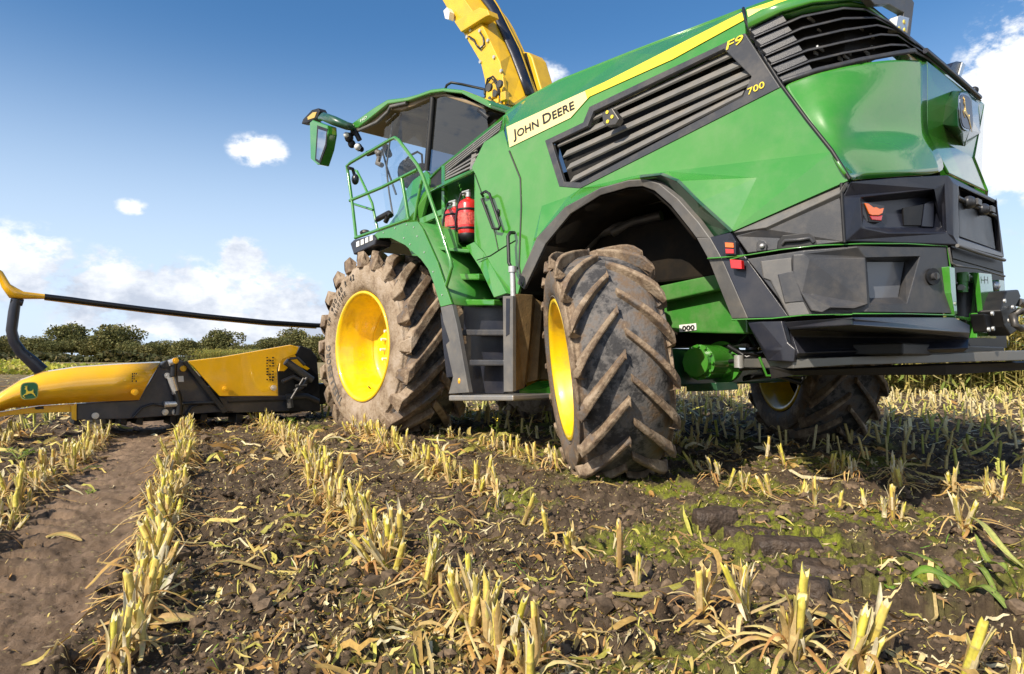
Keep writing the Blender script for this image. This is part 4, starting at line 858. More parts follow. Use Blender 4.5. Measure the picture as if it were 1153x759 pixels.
mb = MB(); a = V(577, 304, 1.67); mb.cyl(a, V(578, 334, 1.67), .024, 12); mb.cyl(a + Vector((0, 0, .03)), a + Vector((0, 0, -.02)), .035, 12); mb.build('rail_post', STEEL, HV, .002)
# belt with intake vents
BL = dict(a=V(483, 199, 1.12), b=V(497, 186, 1.14), c=V(500, 184, 1.14), d=V(567, 130, 1.12), e=V(596, 109, 1.10), f=V(570, 134.5, 1.14), g=VP(567, 146), h=VP(534, 191), i=VP(530, 194), j=V(500, 208, 1.33), k=V(482, 217, 1.2), l=V(480, 205, 1.15))
v1 = [V(483.5, 201, 1.16), V(497, 187, 1.17), V(497, 207, 1.27), V(482.5, 213, 1.22)]; v2 = [V(500.5, 186, 1.18), V(566, 134.5, 1.18), V(563.5, 146, 1.32), V(534, 189.5, 1.345), V(500.5, 204, 1.31)]
BL.update({'v%d' % i: p for i, p in enumerate(v1)}); BL.update({'w%d' % i: p for i, p in enumerate(v2)})
panel('cab_belt_panel', BL, [('a', 'b', 'v1', 'v0'), ('b', 'c', 'w0', 'v1'), ('v1', 'w0', 'w4', 'v2'), ('v2', 'w4', 'j'), ('v3', 'v2', 'j', 'k'), ('a', 'v0', 'v3', 'k', 'l'), ('c', 'd', 'w1', 'w0'), ('d', 'f', 'g', 'w2', 'w1'), ('d', 'e', 'f'), ('g', 'h', 'w3', 'w2'), ('h', 'i', 'w3'), ('w4', 'w3', 'i', 'j')], GREEN, HV, .02, .003, mirror=True)
slab('vent_glass', [p - Vector((0, .02, 0)) for p in v1], BLACK, HV, thick=.02)
slab('vent_backing', [p - Vector((0, .06, 0)) for p in v2], BLACK, HV, thick=.02)
mb = MB()
for k in range(7):
    t = (k + .5) / 7; a = mixp(v2[0], v2[4], t) if True else 0
    tt = t; b = mixp(v2[1], v2[2], tt * 2) if tt < .5 else mixp(v2[2], v2[3], (tt - .5) * 2)
    b = mixp(v2[1], v2[3], tt) if tt > .5 else mixp(v2[1], v2[2], tt * 1.8)
    b = mixp(b, a, .03); mb.prism([a, b, b + Vector((0, -.02, .028)), a + Vector((0, -.02, .028))], (0, -.01, -.008))
mid = mixp(v2[0], v2[1], .52); mid2 = mixp(v2[4], v2[3], .9); mb.prism([mid, mid + Vector((-.07, 0, -.02)), mid2 + Vector((-.05, .004, 0)), mid2 + Vector((.02, .004, 0))], (0, -.02, 0))
mb.build('intake_grille', SLAT, HV, .002)
# body behind the extinguishers and platform: recessed bay with frames
slab('bay_back', [V(x, y, .98) for x, y in ((462, 220), (480, 205), (530, 192), (590, 150), (590, 300), (470, 300), (452, 262))], GREEN_DUSTY, HV, thick=.03, bevel=0)
slab('bay_post', [V(x, y, 1.2) for x, y in ((497, 209), (500, 208), (500.5, 252), (497, 252))], GREEN, HV, thick=.05)
slab('bay_crossbar', [V(x, y, 1.2) for x, y in ((472, 246), (512, 229), (535, 224), (535, 229), (512, 235), (473, 253))], GREEN, HV, thick=.04)
slab('bay_end_plate', [V(x, y, 1.37) for x, y in ((534, 196), (536, 197), (537, 273), (534, 272))], GREEN, HV, thick=.35)

# ---- cab: base, pillars, glass, roof
panel('cab_base', dict(a=V(438, 252, 1.0), b=V(447, 240, 1.02), c=V(455, 217, 1.05), d=V(465, 203, 1.08), e=V(480, 192, 1.08), f=V(484, 198, 1.12), g=V(482, 217, 1.18), h=V(474, 249, 1.15), i=V(452, 255, 1.12), m1=V(462, 225, 1.16), m2=V(468, 236, 1.2)), [('a', 'b', 'i'), ('b', 'c', 'm1', 'i'), ('c', 'd', 'm1'), ('d', 'e', 'f', 'm1'), ('f', 'g', 'm2', 'm1'), ('m1', 'm2', 'i'), ('m2', 'g', 'h', 'i')], GREEN, HV, .05, .006, mirror=True)
RT_ = [(393, 141), (421, 121), (436, 112), (457, 109.5), (470, 106), (485, 100.5), (499, 98.8), (520, 101), (536, 107), (548, 112), (552, 117)]
RB_ = [(395, 146), (403, 143.5), (419, 131), (436.5, 117), (459, 113.5), (485, 104.8), (499, 103), (520, 105.5), (548, 120), (552, 122)]
rt = [V(x, y, 1.10) for x, y in RT_]; rb = [V(x, y, 1.10) for x, y in RB_]
mb = MB(); mb.prism(rt + rb[::-1], (0, -2.2, 0)); mb.build('cab_roof', GREEN, HV, .012)
vt = [V(x, y, 1.04) for x, y in ((404, 143), (419, 132), (437, 118), (459, 114.5), (485, 106), (499, 104), (545, 119), (545, 123), (499, 108), (485, 110), (468, 118), (452, 124), (440, 124), (435, 131), (404, 148))]
mb = MB(); mb.prism(vt, (0, -2.08, 0)); mb.build('roof_headliner', TAN, HV, .01)
mb = MB(); mb.tube([V(x, y, 1.07) for x, y in ((404, 147), (425, 137.5), (437, 126), (440, 120), (458, 116))], .022, 8); mb.build('visor_edge', GREY_LT, HV)
# pillars
def pillar(pts, v, r, m=BLACK): mb = MB(); mb.tube([V(x, y, v) for x, y in pts], r, 8); mb.build('cab_pillar', m, HV); 
pillar([(487.5, 110), (484, 150), (480.5, 192)], 1.03, .035); pillar([(547, 112), (540, 125), (551, 134)], 1.0, .03)
pillar([(479, 195), (472, 204), (466, 222)], 1.04, .012, GREY_LT)
for sgn in (-1,):
    for pts, r in (([(487.5, 110), (484, 150), (480.5, 192)], .035), ([(547, 112), (547, 130)], .03)):
        mb = MB(); mb.tube([mir(V(x, y, 1.03)) for x, y in pts], r, 8); mb.build('cab_pillar', BLACK, HV)
fr = [V(436, 126, 1.0), V(431, 160, 1.0), V(427.5, 187, .98), V(430.5, 215, .96), V(435, 242, .94)]
mb = MB(); mb.tube([p + Vector((0, -.1, 0)) for p in fr], .012, 6); mb.build('windscreen_edge', GREY_LT, HV)
sg = [V(487, 113, 1.0), V(470, 119, 1.0), V(452, 126, 1.0), V(436, 130, 1.0), V(429, 170, 1.0), V(427.5, 187, 1.0), V(430.5, 215, .98), V(435, 242, .96), V(445, 243, .98), V(455, 218, 1.0), V(465, 204, 1.0), V(480.5, 192, 1.0)]
def sheet(name, pts, m): mb = MB(); mb.add(pts, [tuple(range(len(pts)))]); return mb.build(name, m, HV)
sheet('side_window', sg, GLASS); sheet('side_window', [mir(p) for p in sg], GLASS)
rg = [V(489, 113, 1.02), V(499, 108, 1.02), V(520, 110, 1.02), V(546, 121, 1.02), V(551, 133, 1.02), V(566, 131, 1.02), V(484, 198, 1.02), V(482, 190, 1.02)]
rg = [V(489, 113, 1.02), V(499, 108, 1.02), V(520, 110, 1.02), V(546, 120, 1.02), V(550, 146, 1.02), V(484, 198, 1.02), V(482, 190, 1.02)]
sheet('rear_quarter_window', rg, GLASSD); sheet('rear_quarter_window', [mir(p) for p in rg], GLASSD)
# windscreen: curved sheet across the nose
mb = MB(); rows = []
for p in (V(436, 126, 1.0), V(427.5, 187, 1.0), V(435, 242, .96)):
    rows.append([Vector((p[0] + .22 * (1 - k * k), p[1] * k, p[2])) for k in (1, .7, .35, 0, -.35, -.7, -1)])
vs = [p for r_ in rows for p in r_]; mb.add(vs, [(i * 7 + k, i * 7 + k + 1, (i + 1) * 7 + k + 1, (i + 1) * 7 + k) for i in range(2) for k in range(6)], None, True); mb.build('windscreen', glass_mat('windscreen_glass', (.90, .96, .99), .0), HV)
mb = MB(); mb.tube([V(430, 168, .6), V(436, 190, .6), V(446, 219, .6)], .014, 6); mb.tube([V(434, 165, .6), V(438, 175, .6)], .05, 8); mb.build('wiper', BLACK, HV)
mb = MB(); mb.box((.2, -1.0, 2.3), (1.35, 1.0, 2.42)); mb.build('cab_floor', BLACK, HV, .02)
mb = MB(); c = V(462, 196, .35); mb.ball(c, .2, 14, 10, (.5, 1.0, 1.1)); mb.ball(V(470, 190, .4), .2, 14, 10, (1.1, .4, .3)); mb.tube([V(458, 200, .45), V(456, 190, .45), V(462, 182, .45)], .03, 6); mb.build('operator_seat', SEATF, HV)
mb = MB(); mb.tube([V(456, 181, .55), V(462, 175, .5), V(470, 171, .45), V(475, 174, .4), V(476, 190, .4)], .016, 6); mb.build('steering_wheel', GREY_LT, HV)
# roof rail, front lamps, hanging bits under the visor
mb = MB(); mb.tube([V(501, 101, .9), V(503, 96, .9), V(508, 93, .9), V(520, 95, .8), V(545, 100.5, .6), V(546, 106, .6)], .015, 8); mb.build('roof_rail', BLACK, HV)
mb = MB()
for (x, y, r, v) in ((393, 155, .07, 1.15), (396, 162, .06, 1.1), (404, 166, .055, 1.05), (398, 149, .05, 1.1), (407, 168, .04, 1.0)): mb.ball(V(x, y, v), r, 12, 8, (.8, .9, 1))
mb.tube([V(393, 141, 1.1), V(400, 148, 1.1), V(405, 158, 1.05)], .035, 8); mb.tube([V(414, 173, .9), V(420, 171, .9)], .04, 8)
l = mb.build('roof_work_lights', BLACK, HV)
mb = MB(); mb.ball(V(402.5, 165.5, 1.14), .045, 10, 8); mb.build('lamp_lens', LAMPW, l); mb = MB(); mb.ball(V(390, 152, 1.2), .04, 10, 8); mb.build('lamp_lens', LAMPW, l)
mb = MB(); mb.tube([V(424, 170, .85), V(427, 177, .85), V(425, 184, .85), V(430, 186, .85)], .035, 8); mb.ball(V(427, 173, .85), .05); mb.build('wiper_motor', GREY_LT, HV)
lettering('lettering', [('HD', 1)], V(406, 137.5, 1.105), V(413, 133, 1.105), V(406.4, 134.5, 1.105), WHITE, HV)
# mirror arm and mirrors
VM = 1.35
mb = MB(); mb.tube([V(396, 143, 1.15), V(391, 142, 1.25), V(376, 136, VM), V(365, 131.5, VM), V(360, 133, VM)], [.05, .055, .065, .06, .03], 12); arm = mb.build('mirror_arm', GREEN_DK, HV)
mir1 = slab('wing_mirror', [V(x, y, VM + .05) for x, y in ((348.5, 138), (352, 135), (368.5, 141), (369, 150), (366, 167), (360, 185.5), (357, 185.5), (349.5, 179))], GREEN, HV, thick=.14, bevel=.012)
slab('mirror_glass', [V(x, y, VM + .058) for x, y in ((358.2, 145), (367.5, 148), (366, 163), (359.5, 181), (356, 178.5))], MIRRORM, mir1, thick=.012, bevel=.003)
slab('mirror_surround', [V(x, y, VM + .054) for x, y in ((357, 141), (368.5, 145), (367.3, 165), (360, 184.5), (354.5, 180.5))], BLACK, mir1, thick=.01, bevel=.003)
mir2 = slab('wide_angle_mirror', [V(x, y, VM + .02) for x, y in ((339, 139.5), (341, 134), (351, 123.5), (358, 121.5), (360, 125), (357, 133), (346, 138.5))], BLACK, HV, thick=.12, bevel=.014)
slab('mirror_glass', [V(x, y, VM + .028) for x, y in ((346, 132), (352, 126.5), (356.5, 126), (354, 132.5), (346.5, 135))], EMBGOLD, mir2, thick=.012, bevel=.003)

# ---- handrails (one part: welded tube frame)
mb = MB(); g = .019; vr = 1.70
def rr(path, r=g, v=vr): mb.tube([V(x, y, v) for x, y in path], r, 8)
rr([(401, 268), (397, 232), (392, 196), (390.5, 187), (395, 183), (440, 157), (445, 155), (449, 158), (470, 186), (476, 198), (492, 245), (507, 292), (508.5, 300), (506, 310), (502.5, 322)])
rr([(394, 226), (430, 211), (470, 191)]); rr([(400, 268), (430, 257.5), (462, 246)]); rr([(452, 199.5), (456, 222), (460, 248)])
rr([(393, 190), (402, 193), (409, 207), (419, 229), (425, 258)], .017, 1.25); rr([(396, 229), (420, 236.5)], .015, 1.45)
rr([(475, 203), (470, 228), (467, 248)], .02, 1.2)
mb.build('handrail', GREEN, HV)
mb = MB(); mb.ball(V(400, 202, 1.6), .055, 12, 8, (.9, .8, 1.2)); mb.tube([V(392, 189, 1.7), V(397, 190, 1.62), V(399, 197, 1.6)], .02, 6); mb.build('rail_lamp', NAVY, HV)
mb = MB(); mb.tube([V(425, 247, 1.3), V(438, 240, 1.3), V(440, 243, 1.3)], .035, 8); mb.tube([V(434, 250, 1.3), V(437, 244, 1.3)], .03, 8); mb.build('wiper_bracket', BLACK, HV)
hl = slab('headlight', [V(x, y, 1.72) for x, y in ((394, 274), (398, 270), (420, 264), (423.5, 269), (422, 276), (398, 287))], NAVY, HV, thick=.2, bevel=.015)
for k in range(4):
    x = 401 + k * 5; y = 278.5 - k * 2.2; slab('lamp_lens', [V(x, y, 1.727), V(x + 3.4, y - 1.4, 1.727), V(x + 3.2, y - 7.5, 1.727), V(x, y - 6, 1.727)], LAMPW, hl, thick=.012, bevel=.002)
mb = MB(); mb.ball(V(411, 262, 1.55), .06, 12, 8, (1.2, 1, .6)); mb.build('beacon_base', DARKSTEEL, HV)

# ---- discharge chute
def sp(pts, v): return [V(x, y, v) for x, y in pts]
Lc = [(549, 127), (545.5, 89), (541, 70), (521.5, 37), (512, 24), (497, -2), (488, -18)]; Mc = [(575, 118), (567, 88), (563, 70), (545, 32), (539, 22), (522, -2), (512, -18)]; Rc = [(592, 108), (585, 88), (575, 62), (558, 24), (551, 12), (540, -2), (529, -18)]
vl, vm, vr_ = .34, .34, .10
n = len(Lc); A_ = sp(Lc, vl); B_ = sp(Mc, vm); C_ = sp(Rc, vr_); D_ = [Vector((p[0], -.22, p[2])) for p in C_]; E_ = [Vector((p[0], -.28, p[2])) for p in A_]
mb = MB(); ring = [A_, B_, C_, D_, E_]; m_ = 5; vs = [ring[j][i] for i in range(n) for j in range(m_)]
mb.add(vs, [(i * m_ + j, i * m_ + (j + 1) % m_, (i + 1) * m_ + (j + 1) % m_, (i + 1) * m_ + j) for i in range(n - 1) for j in range(m_)] + [tuple(range(m_)), tuple(range((n - 1) * m_, n * m_))[::-1]])
chute = mb.build('discharge_chute', YELLOW_SP, HV, .008)
mb = MB(); mb.prism(sp([(511, 24), (540, 8), (549, 11), (551, 17), (546, 19), (519, 36)], .40), (0, -.16, 0)); mb.build('chute_collar', YELLOW_SP, chute, .01)
for (x, y) in ((530.5, 34), (541, 35), (526.5, 42), (541.5, 70), (557, 64.5), (565, 80), (543, 54), (550, 46), (535, 24), (569, 108)): mb = MB(); c = V(x, y, .34); mb.cyl(c, c + Vector((0, .02, 0)), .022, 8); mb.build('bolt', STEEL, chute)
mb = MB(); mb.tube(sp([(528, 41), (534, 45), (536, 50), (541, 55), (545, 50), (544, 42), (541, 37)], .36), .012, 6); mb.tube(sp([(546, 118), (547, 98), (549, 89), (555, 86), (560, 92), (563, 108)], .40), .012, 6); mb.tube(sp([(548, 94), (553, 88), (558, 92), (565, 118)], .42), .01, 6); mb.build('chute_hoses', RUBBERH, chute)
mb = MB(); mb.prism(sp([(548, 92), (566, 86), (568, 100), (572, 122), (551, 130)], .38), (0, -.05, 0))
for (x, y, w_, h_) in ((547, 104, 7, 9), (555, 112, 6, 12), (563, 104, 6, 10), (551, 122, 14, 6)): mb.prism(sp([(x, y), (x + w_, y - 2), (x + w_, y + h_ - 2), (x, y + h_)], .46), (0, -.06, 0))
mb.build('chute_hinge', YELLOW_SP, chute, .008)
for (x, y, r) in ((552, 99, .05), (559, 106, .04), (564, 95, .045), (553, 112, .03)): mb = MB(); c = V(x, y, .44); mb.cyl(c, c + Vector((0, .03, 0)), r, 14); mb.build('hinge_pin', DARKSTEEL, chute)
mb = MB(); mb.tube(sp([(549, 134), (556, 128), (564, 127), (572, 124)], .5), .07, 10); mb.build('turntable_seal', BLACK, chute)
# black rubber backed outer wall and its thin yellow edge
bo = [(601, 108), (593, 84), (583, 56), (565, 20), (560, 10), (552, -3), (541, -18)]
mb = MB(); P = [p + Vector((0, .01, 0)) for p in C_]; Q = sp(bo, -.02); vs = P + Q; mb.add(vs, [(i, i + 1, n + i + 1, n + i) for i in range(n - 1)], None, True); o = mb.build('chute_liner', NAVY, chute); q = o.modifiers.new('s', 'SOLIDIFY'); q.thickness = .03
mb = MB(); P = sp(bo, -.02); Q = sp([(x + 2.6, y) for x, y in bo], -.05); mb.add(P + Q, [(i, i + 1, n + i + 1, n + i) for i in range(n - 1)], None, True); o = mb.build('chute_edge', YELLOW_SP, chute); q = o.modifiers.new('s', 'SOLIDIFY'); q.thickness = .02
mb = MB(); mb.prism(sp([(586, 60), (589, 58), (595, 59), (599, 64), (610, 101), (600, 106)], -.15), (0, -.25, 0)); ac = mb.build('chute_actuator_cover', YELLOW_SP, HV, .015)
mb = MB(); mb.prism(sp([(590, 60), (592.5, 59.5), (605, 103), (601.5, 104)], -.14), (0, -.02, 0)); mb.build('cover_slot', INK, ac)
mb = MB(); mb.prism(sp([(499, 12), (503, 8), (506, 13), (505, 22), (501, 21)], .45), (0, -.08, 0)); mb.build('chute_lamp', LAMPW, chute, .005)

# ================================================================== fire extinguishers (carried in the bay)
def extinguisher(x0, x1, y0, y1, v, label):
    a = V((x0 + x1) / 2, y1, v); b = V((x0 + x1) / 2, y0, v); r = (V(x1, y1, v) - V(x0, y1, v)).length / 2 * .86; h = b[2] - a[2]
    base = Vector(a); wpt = Vector(ORG) + Vector(FV) * base[0] + Vector(LV) * base[1] + Vector((0, 0, base[2]))
    t = thing('fire_extinguisher', label, 'fire extinguisher', tuple(wpt), pi / 2 + TH, 'fire extinguishers on the harvester')
    def lathe(pr, m, nm, par=t):
        mb = MB(); n = 28; vs = [(rr_ * cos(2 * pi * k / n), rr_ * sin(2 * pi * k / n), z) for z, rr_ in pr for k in range(n)]
        mb.add(vs, [(i * n + k, i * n + (k + 1) % n, (i + 1) * n + (k + 1) % n, (i + 1) * n + k) for i in range(len(pr) - 1) for k in range(n)], None, True); return mb.build(nm, m, par)
    lathe([(.05, r * .99), (.055, r), (h * .8, r), (h * .88, r * .86), (h * .94, r * .5), (h * .96, r * .25), (h, r * .22)], RED, 'cylinder')
    lathe([(-.03, .001), (-.03, r * .92), (.05, r * 1.02), (.06, r * .98)], BLACK, 'foot_ring')
    for zz in (.22, .66): lathe([(h * zz, r * 1.01), (h * zz, r * 1.05), (h * zz + .02, r * 1.05), (h * zz + .02, r * 1.01)], BLACK, 'strap')
    # paper label wraps the front half
    mb = MB(); n = 10; vs = []
    for z in (h * .32, h * .60):
        for k in range(n + 1): an = pi * .25 + pi * .8 * k / n; vs.append((r * 1.006 * cos(an), r * 1.006 * sin(an), z))
    mb.add(vs, [(k, k + 1, n + 2 + k, n + 1 + k) for k in range(n)], None, True); lb = mb.build('label', mat('extinguisher_label', (.62, .10, .08), .5, noise=.6, nscale=45), t)
    mb = MB(); mb.cyl((0, 0, h), (0, 0, h + .05), r * .28, 10); mb.box((-.02, -.012, h + .03), (.09, .012, h + .05)); mb.box((-.02, -.012, h + .06), (.1, .012, h + .075)); mb.build('valve', STEEL, t, .002)
    mb = MB(); mb.tube([(.0, .02, h + .03), (.06, .05, h + .04), (r * .95, r * .6, h * .8), (r * 1.1, r * .7, h * .45), (r * 1.02, r * .7, h * .22)], .011, 8); mb.build('hose', RUBBERH, t)
extinguisher(504.5, 519.5, 233, 266, 1.20, 'left, smaller-looking red fire extinguisher of the pair, half hidden beside its larger twin')
extinguisher(519.0, 535.5, 222, 270, 1.24, 'right, nearer red fire extinguisher strapped beside the green door panel')

# ================================================================== CROP HEADER in front of the machine
HL = V(250, 440, 3.0); u0 = 1.55
hw_ = Vector(ORG) + Vector(FV) * 2.2 + Vector(LV) * 3.0
HD = thing('crop_header', 'wide low yellow and dark grey maize header mounted ahead of the front wheels', 'crop header', tuple(ORG), pi / 2 + TH)
def hd(pts, u, m, name, depth=.05, bev=.006, parent=None):
    mb = MB(); mb.prism([U(x, y, u) for x, y in pts], (depth, 0, 0)); return mb.build(name, m, parent or HD, bev)
# left wing hood: shaped sheet with a rolled top shoulder and a nose that falls away to the left
tops = [(-60, 492), (-30, 462), (0, 441.5), (23, 427), (49, 418), (86, 412.5), (132, 409.3), (180, 407)]
bots = [(-60, 500), (-30, 480), (0, 463), (13, 459.5), (45, 456.3), (86, 453.5), (120, 452), (156.6, 450.4)]
mids = [(-60, 496), (-30, 470), (0, 450), (22, 441), (48, 436), (86, 431), (128, 428), (169, 427)]
pts = {}; fs = []
for i in range(8):
    pts['t%d' % i] = U(*tops[i], 1.62 + .30); pts['s%d' % i] = U(tops[i][0], tops[i][1] + 1.5, 1.62 + .05); pts['m%d' % i] = U(*mids[i], 1.52); pts['b%d' % i] = U(*bots[i], 1.60)
for i in range(7):
    fs += [('t%d' % i, 't%d' % (i + 1), 's%d' % (i + 1), 's%d' % i), ('s%d' % i, 's%d' % (i + 1), 'm%d' % (i + 1), 'm%d' % i), ('m%d' % i, 'm%d' % (i + 1), 'b%d' % (i + 1), 'b%d' % i)]
panel('header_hood', pts, fs, YELLOW, HD, .02, .0, smooth=True)
hd([(0, 464), (45, 457), (86, 454.5), (86, 471), (80, 464), (45, 465), (8, 468), (-30, 476), (-60, 500), (-60, 486)], 1.66, YELLOW, 'header_lower_rail', .06)
hd([(39, 458.5), (49, 457.5), (49.5, 460.5), (40, 461)], 1.652, BLACK, 'rail_slot', .01, .001); hd([(80, 457), (86.2, 454), (86.2, 474), (81, 472)], 1.63, YELLOW, 'rail_end_plate', .06, .003)
hd([(86.4, 454.7), (156.6, 450.6), (180, 410), (183, 408), (197, 404), (211, 408), (255.8, 463.5), (145, 471.5), (86.4, 473)], 1.66, FRAMEST, 'header_frame', .12, .008)
hd([(212, 406.4), (249.4, 402), (284, 396), (327.4, 388.2), (337, 390.8), (333.5, 398.6), (318.8, 404.7), (313.5, 411), (312.4, 417), (313.4, 446), (247.8, 446.2), (240, 438)], 1.56, YELLOW, 'header_hood', .05, .008)
hd([(206, 407), (211, 407), (257, 463), (252, 465.5)], 1.55, BLACK, 'frame_strut', .06, .004)
hd([(246, 447.5), (326, 446), (326, 463), (256, 465)], 1.68, FRAMEST, 'header_beam', .1, .006)
hd([(256, 452), (326, 449.5), (326, 451.5), (258, 454)], 1.66, BLACK, 'beam_pipe', .02, .002)
hd([(312, 400), (322, 402), (334, 397), (338, 389), (350, 393), (357, 402), (360, 440), (361, 463), (320, 464), (313, 446)], 1.80, BLACK, 'feed_housing', .8, .01)
hd([(316, 404), (332, 399), (337, 407), (349, 415), (346, 417), (330, 409), (320, 418), (314, 418)], 1.74, YELLOW, 'guide_plate', .03, .003)
mb = MB(); mb.tube([U(322, 407, 1.62), U(351, 428, 1.62)], .05, 10); mb.tube([U(326, 404, 1.6), U(335, 403, 1.58), U(343, 411, 1.6)], .018, 6); mb.tube([U(318, 430, 1.66), U(330, 424, 1.66), U(346, 432, 1.64)], .03, 8)
mb.tube([U(322, 447, 1.66), U(345, 446, 1.66), U(358, 452, 1.7)], .04, 8); mb.tube([U(346, 424, 1.6), U(340, 436, 1.6), U(331, 441, 1.6)], .03, 8); mb.build('lift_arms', DARKSTEEL, HD)
mb = MB(); mb.tube([U(326, 449, 1.58), U(327, 459, 1.58)], .04, 8); mb.tube([U(333, 434.5, 1.58), U(345, 434, 1.58)], .018, 8); mb.tube([U(342, 426, 1.58), U(328, 449, 1.58)], .016, 8); mb.build('hydraulic_cylinder', DARKSTEEL, HD)
# folding link in the middle of the frame
hd([(181, 411), (187, 406), (197, 402.5), (201, 405.5), (199, 410), (190, 415), (184, 415)], 1.60, BLACK, 'fold_arm', .04, .008)
mb = MB(); mb.tube([U(190, 409, 1.585), U(199, 406, 1.585)], .035, 10); mb.tube([U(192.5, 425, 1.60), U(198, 443, 1.60)], .04, 10); mb.tube([U(185, 455.5, 1.6), U(205, 454.5, 1.6)], .035, 10); mb.build('hydraulic_cylinder', STEEL, HD)
mb = MB(); mb.tube([U(196, 405, 1.6), U(195, 424, 1.6)], .04, 8); mb.tube([U(198, 440, 1.6), U(202, 455, 1.6), U(201, 467, 1.6)], .045, 8); mb.tube([U(205, 454.5, 1.6), U(246, 453.5, 1.6)], .02, 6)
mb.build('header_hose', RUBBERH, HD); mb = MB(); mb.tube([U(150, 470, 1.62), U(160, 459, 1.62), U(172, 455, 1.62), U(186, 457, 1.62)], .014, 6); mb.build('header_hose', RUBBERH, HD); mb = MB(); mb.tube([U(209, 468, 1.62), U(216, 458, 1.62), U(228, 455, 1.62)], .014, 6); mb.build('header_hose', RUBBERH, HD); mb = MB(); mb.tube([U(241, 454, 1.62), U(249, 462, 1.62), U(262, 464, 1.62)], .012, 6); mb.build('header_hose', RUBBERH, HD)
for (x, y, u, m) in ((205.7, 415, 1.65, YELLOW), (188, 423, 1.65, STEEL), (253.7, 437.6, 1.55, YELLOW), (307.5, 436.8, 1.55, STEEL), (185.5, 464, 1.65, STEEL), (151.3, 441.5, 1.52, YELLOW), (107, 468, 1.65, STEEL), (197, 406, 1.58, YELLOW), (196.5, 464, 1.65, STEEL)):
    c = U(x, y, u); mb = MB(); mb.cyl(c, c + Vector((-.03, 0, 0)), .034, 16); mb.cyl(c, c + Vector((-.045, 0, 0)), .018, 6); mb.build('bolt_head', m, HD, .002)
hd([(200.5, 423.5), (206.5, 423.3), (207, 430), (200.8, 430)], 1.655, WHITE, 'label_plate', .004, 0)
def decal(x0, y0, x1, y1, u, name):
    mb = MB(); r_ = random.Random(int(x0)); nx = 3 if x1 - x0 > 6 else 2; ny = 9 if y1 - y0 > 20 else 4
    for i in range(nx):
        for j in range(ny):
            if r_.random() < .78: xa = x0 + (x1 - x0) * i / nx; ya = y0 + (y1 - y0) * j / ny; w_ = (x1 - x0) / nx * r_.uniform(.4, .8); h_ = (y1 - y0) / ny * r_.uniform(.4, .75); mb.prism([U(xa, ya, u), U(xa + w_, ya, u), U(xa + w_, ya + h_, u), U(xa, ya + h_, u)], (-.003, 0, 0))
    mb.build(name, INK, HD)
decal(300, 402, 309.5, 430, 1.557, 'warning_pictograms'); decal(148.5, 420, 155, 431, 1.522, 'warning_pictograms')
ec = U(33, 440, 1.50); emblem(HD, ec, U(43.2, 439.4, 1.5) - ec, U(33, 430.2, 1.5) - ec, (-1, 0, 0), EMBG, mat('emblem_border', (.50, .48, .12), .4), EMBY)
# drums and skids in the shade beneath
mb = MB()
for k in range(6):
    v = 1.7 + k * .42; mb.cyl((2.3, v, .10), (2.3, v, .62), .22, 16)
mb.box((1.85, 1.2, .22), (2.6, 3.9, .5)); mb.build('gathering_drums', BLACK, HD, .01)
mb = MB()
for x in (88, 140, 158, 196, 204, 230, 270, 300): c = U(x, 470, 1.8); mb.prism([U(x - 4, 466, 1.8), U(x + 4, 466, 1.8), U(x + 3, 479, 1.8), U(x - 5, 478, 1.8)], (.3, 0, 0))
mb.build('header_skids', BLACK, HD, .01)
# crop guide: yellow fork, black padded pipe and its curved post
UPL = 2.6
gpth = [U(-30, 288, UPL), U(0, 308, UPL), U(7, 322, UPL), U(15, 330, UPL), U(26, 332.5, UPL), U(50, 334, UPL)]
mb = MB(); mb.tube(gpth, [.03, .035, .045, .07, .045, .03], 10); mb.build('crop_guide_arm', YELLOW, HD)
mb = MB(); mb.tube([U(x, y, UPL) for x, y in ((50, 334), (80, 337.5), (105, 341), (165, 348.5), (230, 356), (300, 363), (356, 366.5), (380, 367))], .034, 10); mb.build('crop_guide_pipe', RUBBERH, HD)
mb = MB(); mb.tube([U(x, y + 2.2, UPL + .03) for x, y in ((50, 334), (105, 341), (165, 348.5), (230, 356), (300, 363), (356, 366.5))], .02, 8); mb.build('guide_rod', YELLOW, HD)
mb = MB(); mb.tube([U(x, y, UPL) for x, y in ((18, 337), (15.5, 352), (13, 372), (16, 385), (24, 397), (36, 407), (47, 417.5))], [.05, .055, .055, .055, .06, .07, .075], 12); mb.tube([U(12, 338, UPL), U(26, 341, UPL)], .04, 8); mb.build('crop_guide_post', NAVY, HD)

# ================================================================== THE FIELD
RH = R(25.2)
DX, DY = -sin(RH), cos(RH); SX, SY = cos(RH), sin(RH)           # along the drilled rows / across them
rs = np.random.RandomState(11)
def vnoise(x, y, seed):
    xi = np.floor(x).astype(np.int64); yi = np.floor(y).astype(np.int64); fx = x - xi; fy = y - yi
    def h(a, b):
        n = (a * 374761393 + b * 668265263 + seed * 974634777) & 0x7fffffff; n = ((n ^ (n >> 13)) * 1274126177) & 0x7fffffff
        return ((n ^ (n >> 16)) & 0xffff) / 65535.0
    ux = fx * fx * (3 - 2 * fx); uy = fy * fy * (3 - 2 * fy)
    return (h(xi, yi) * (1 - ux) + h(xi + 1, yi) * ux) * (1 - uy) + (h(xi, yi + 1) * (1 - ux) + h(xi + 1, yi + 1) * ux) * uy
def fbm(x, y, f, octv, seed, gain=.5):
    t = 0; a = 1; s = 0
    for i in range(octv): t = t + a * vnoise(x * f, y * f, seed + i * 17); s += a; f *= 2.03; a *= gain
    return t / s - .5
def sstep(a, b, x): t = np.clip((x - a) / (b - a), 0, 1); return t * t * (3 - 2 * t)
def rowst(x, y): return x * SX + y * SY, x * DX + y * DY
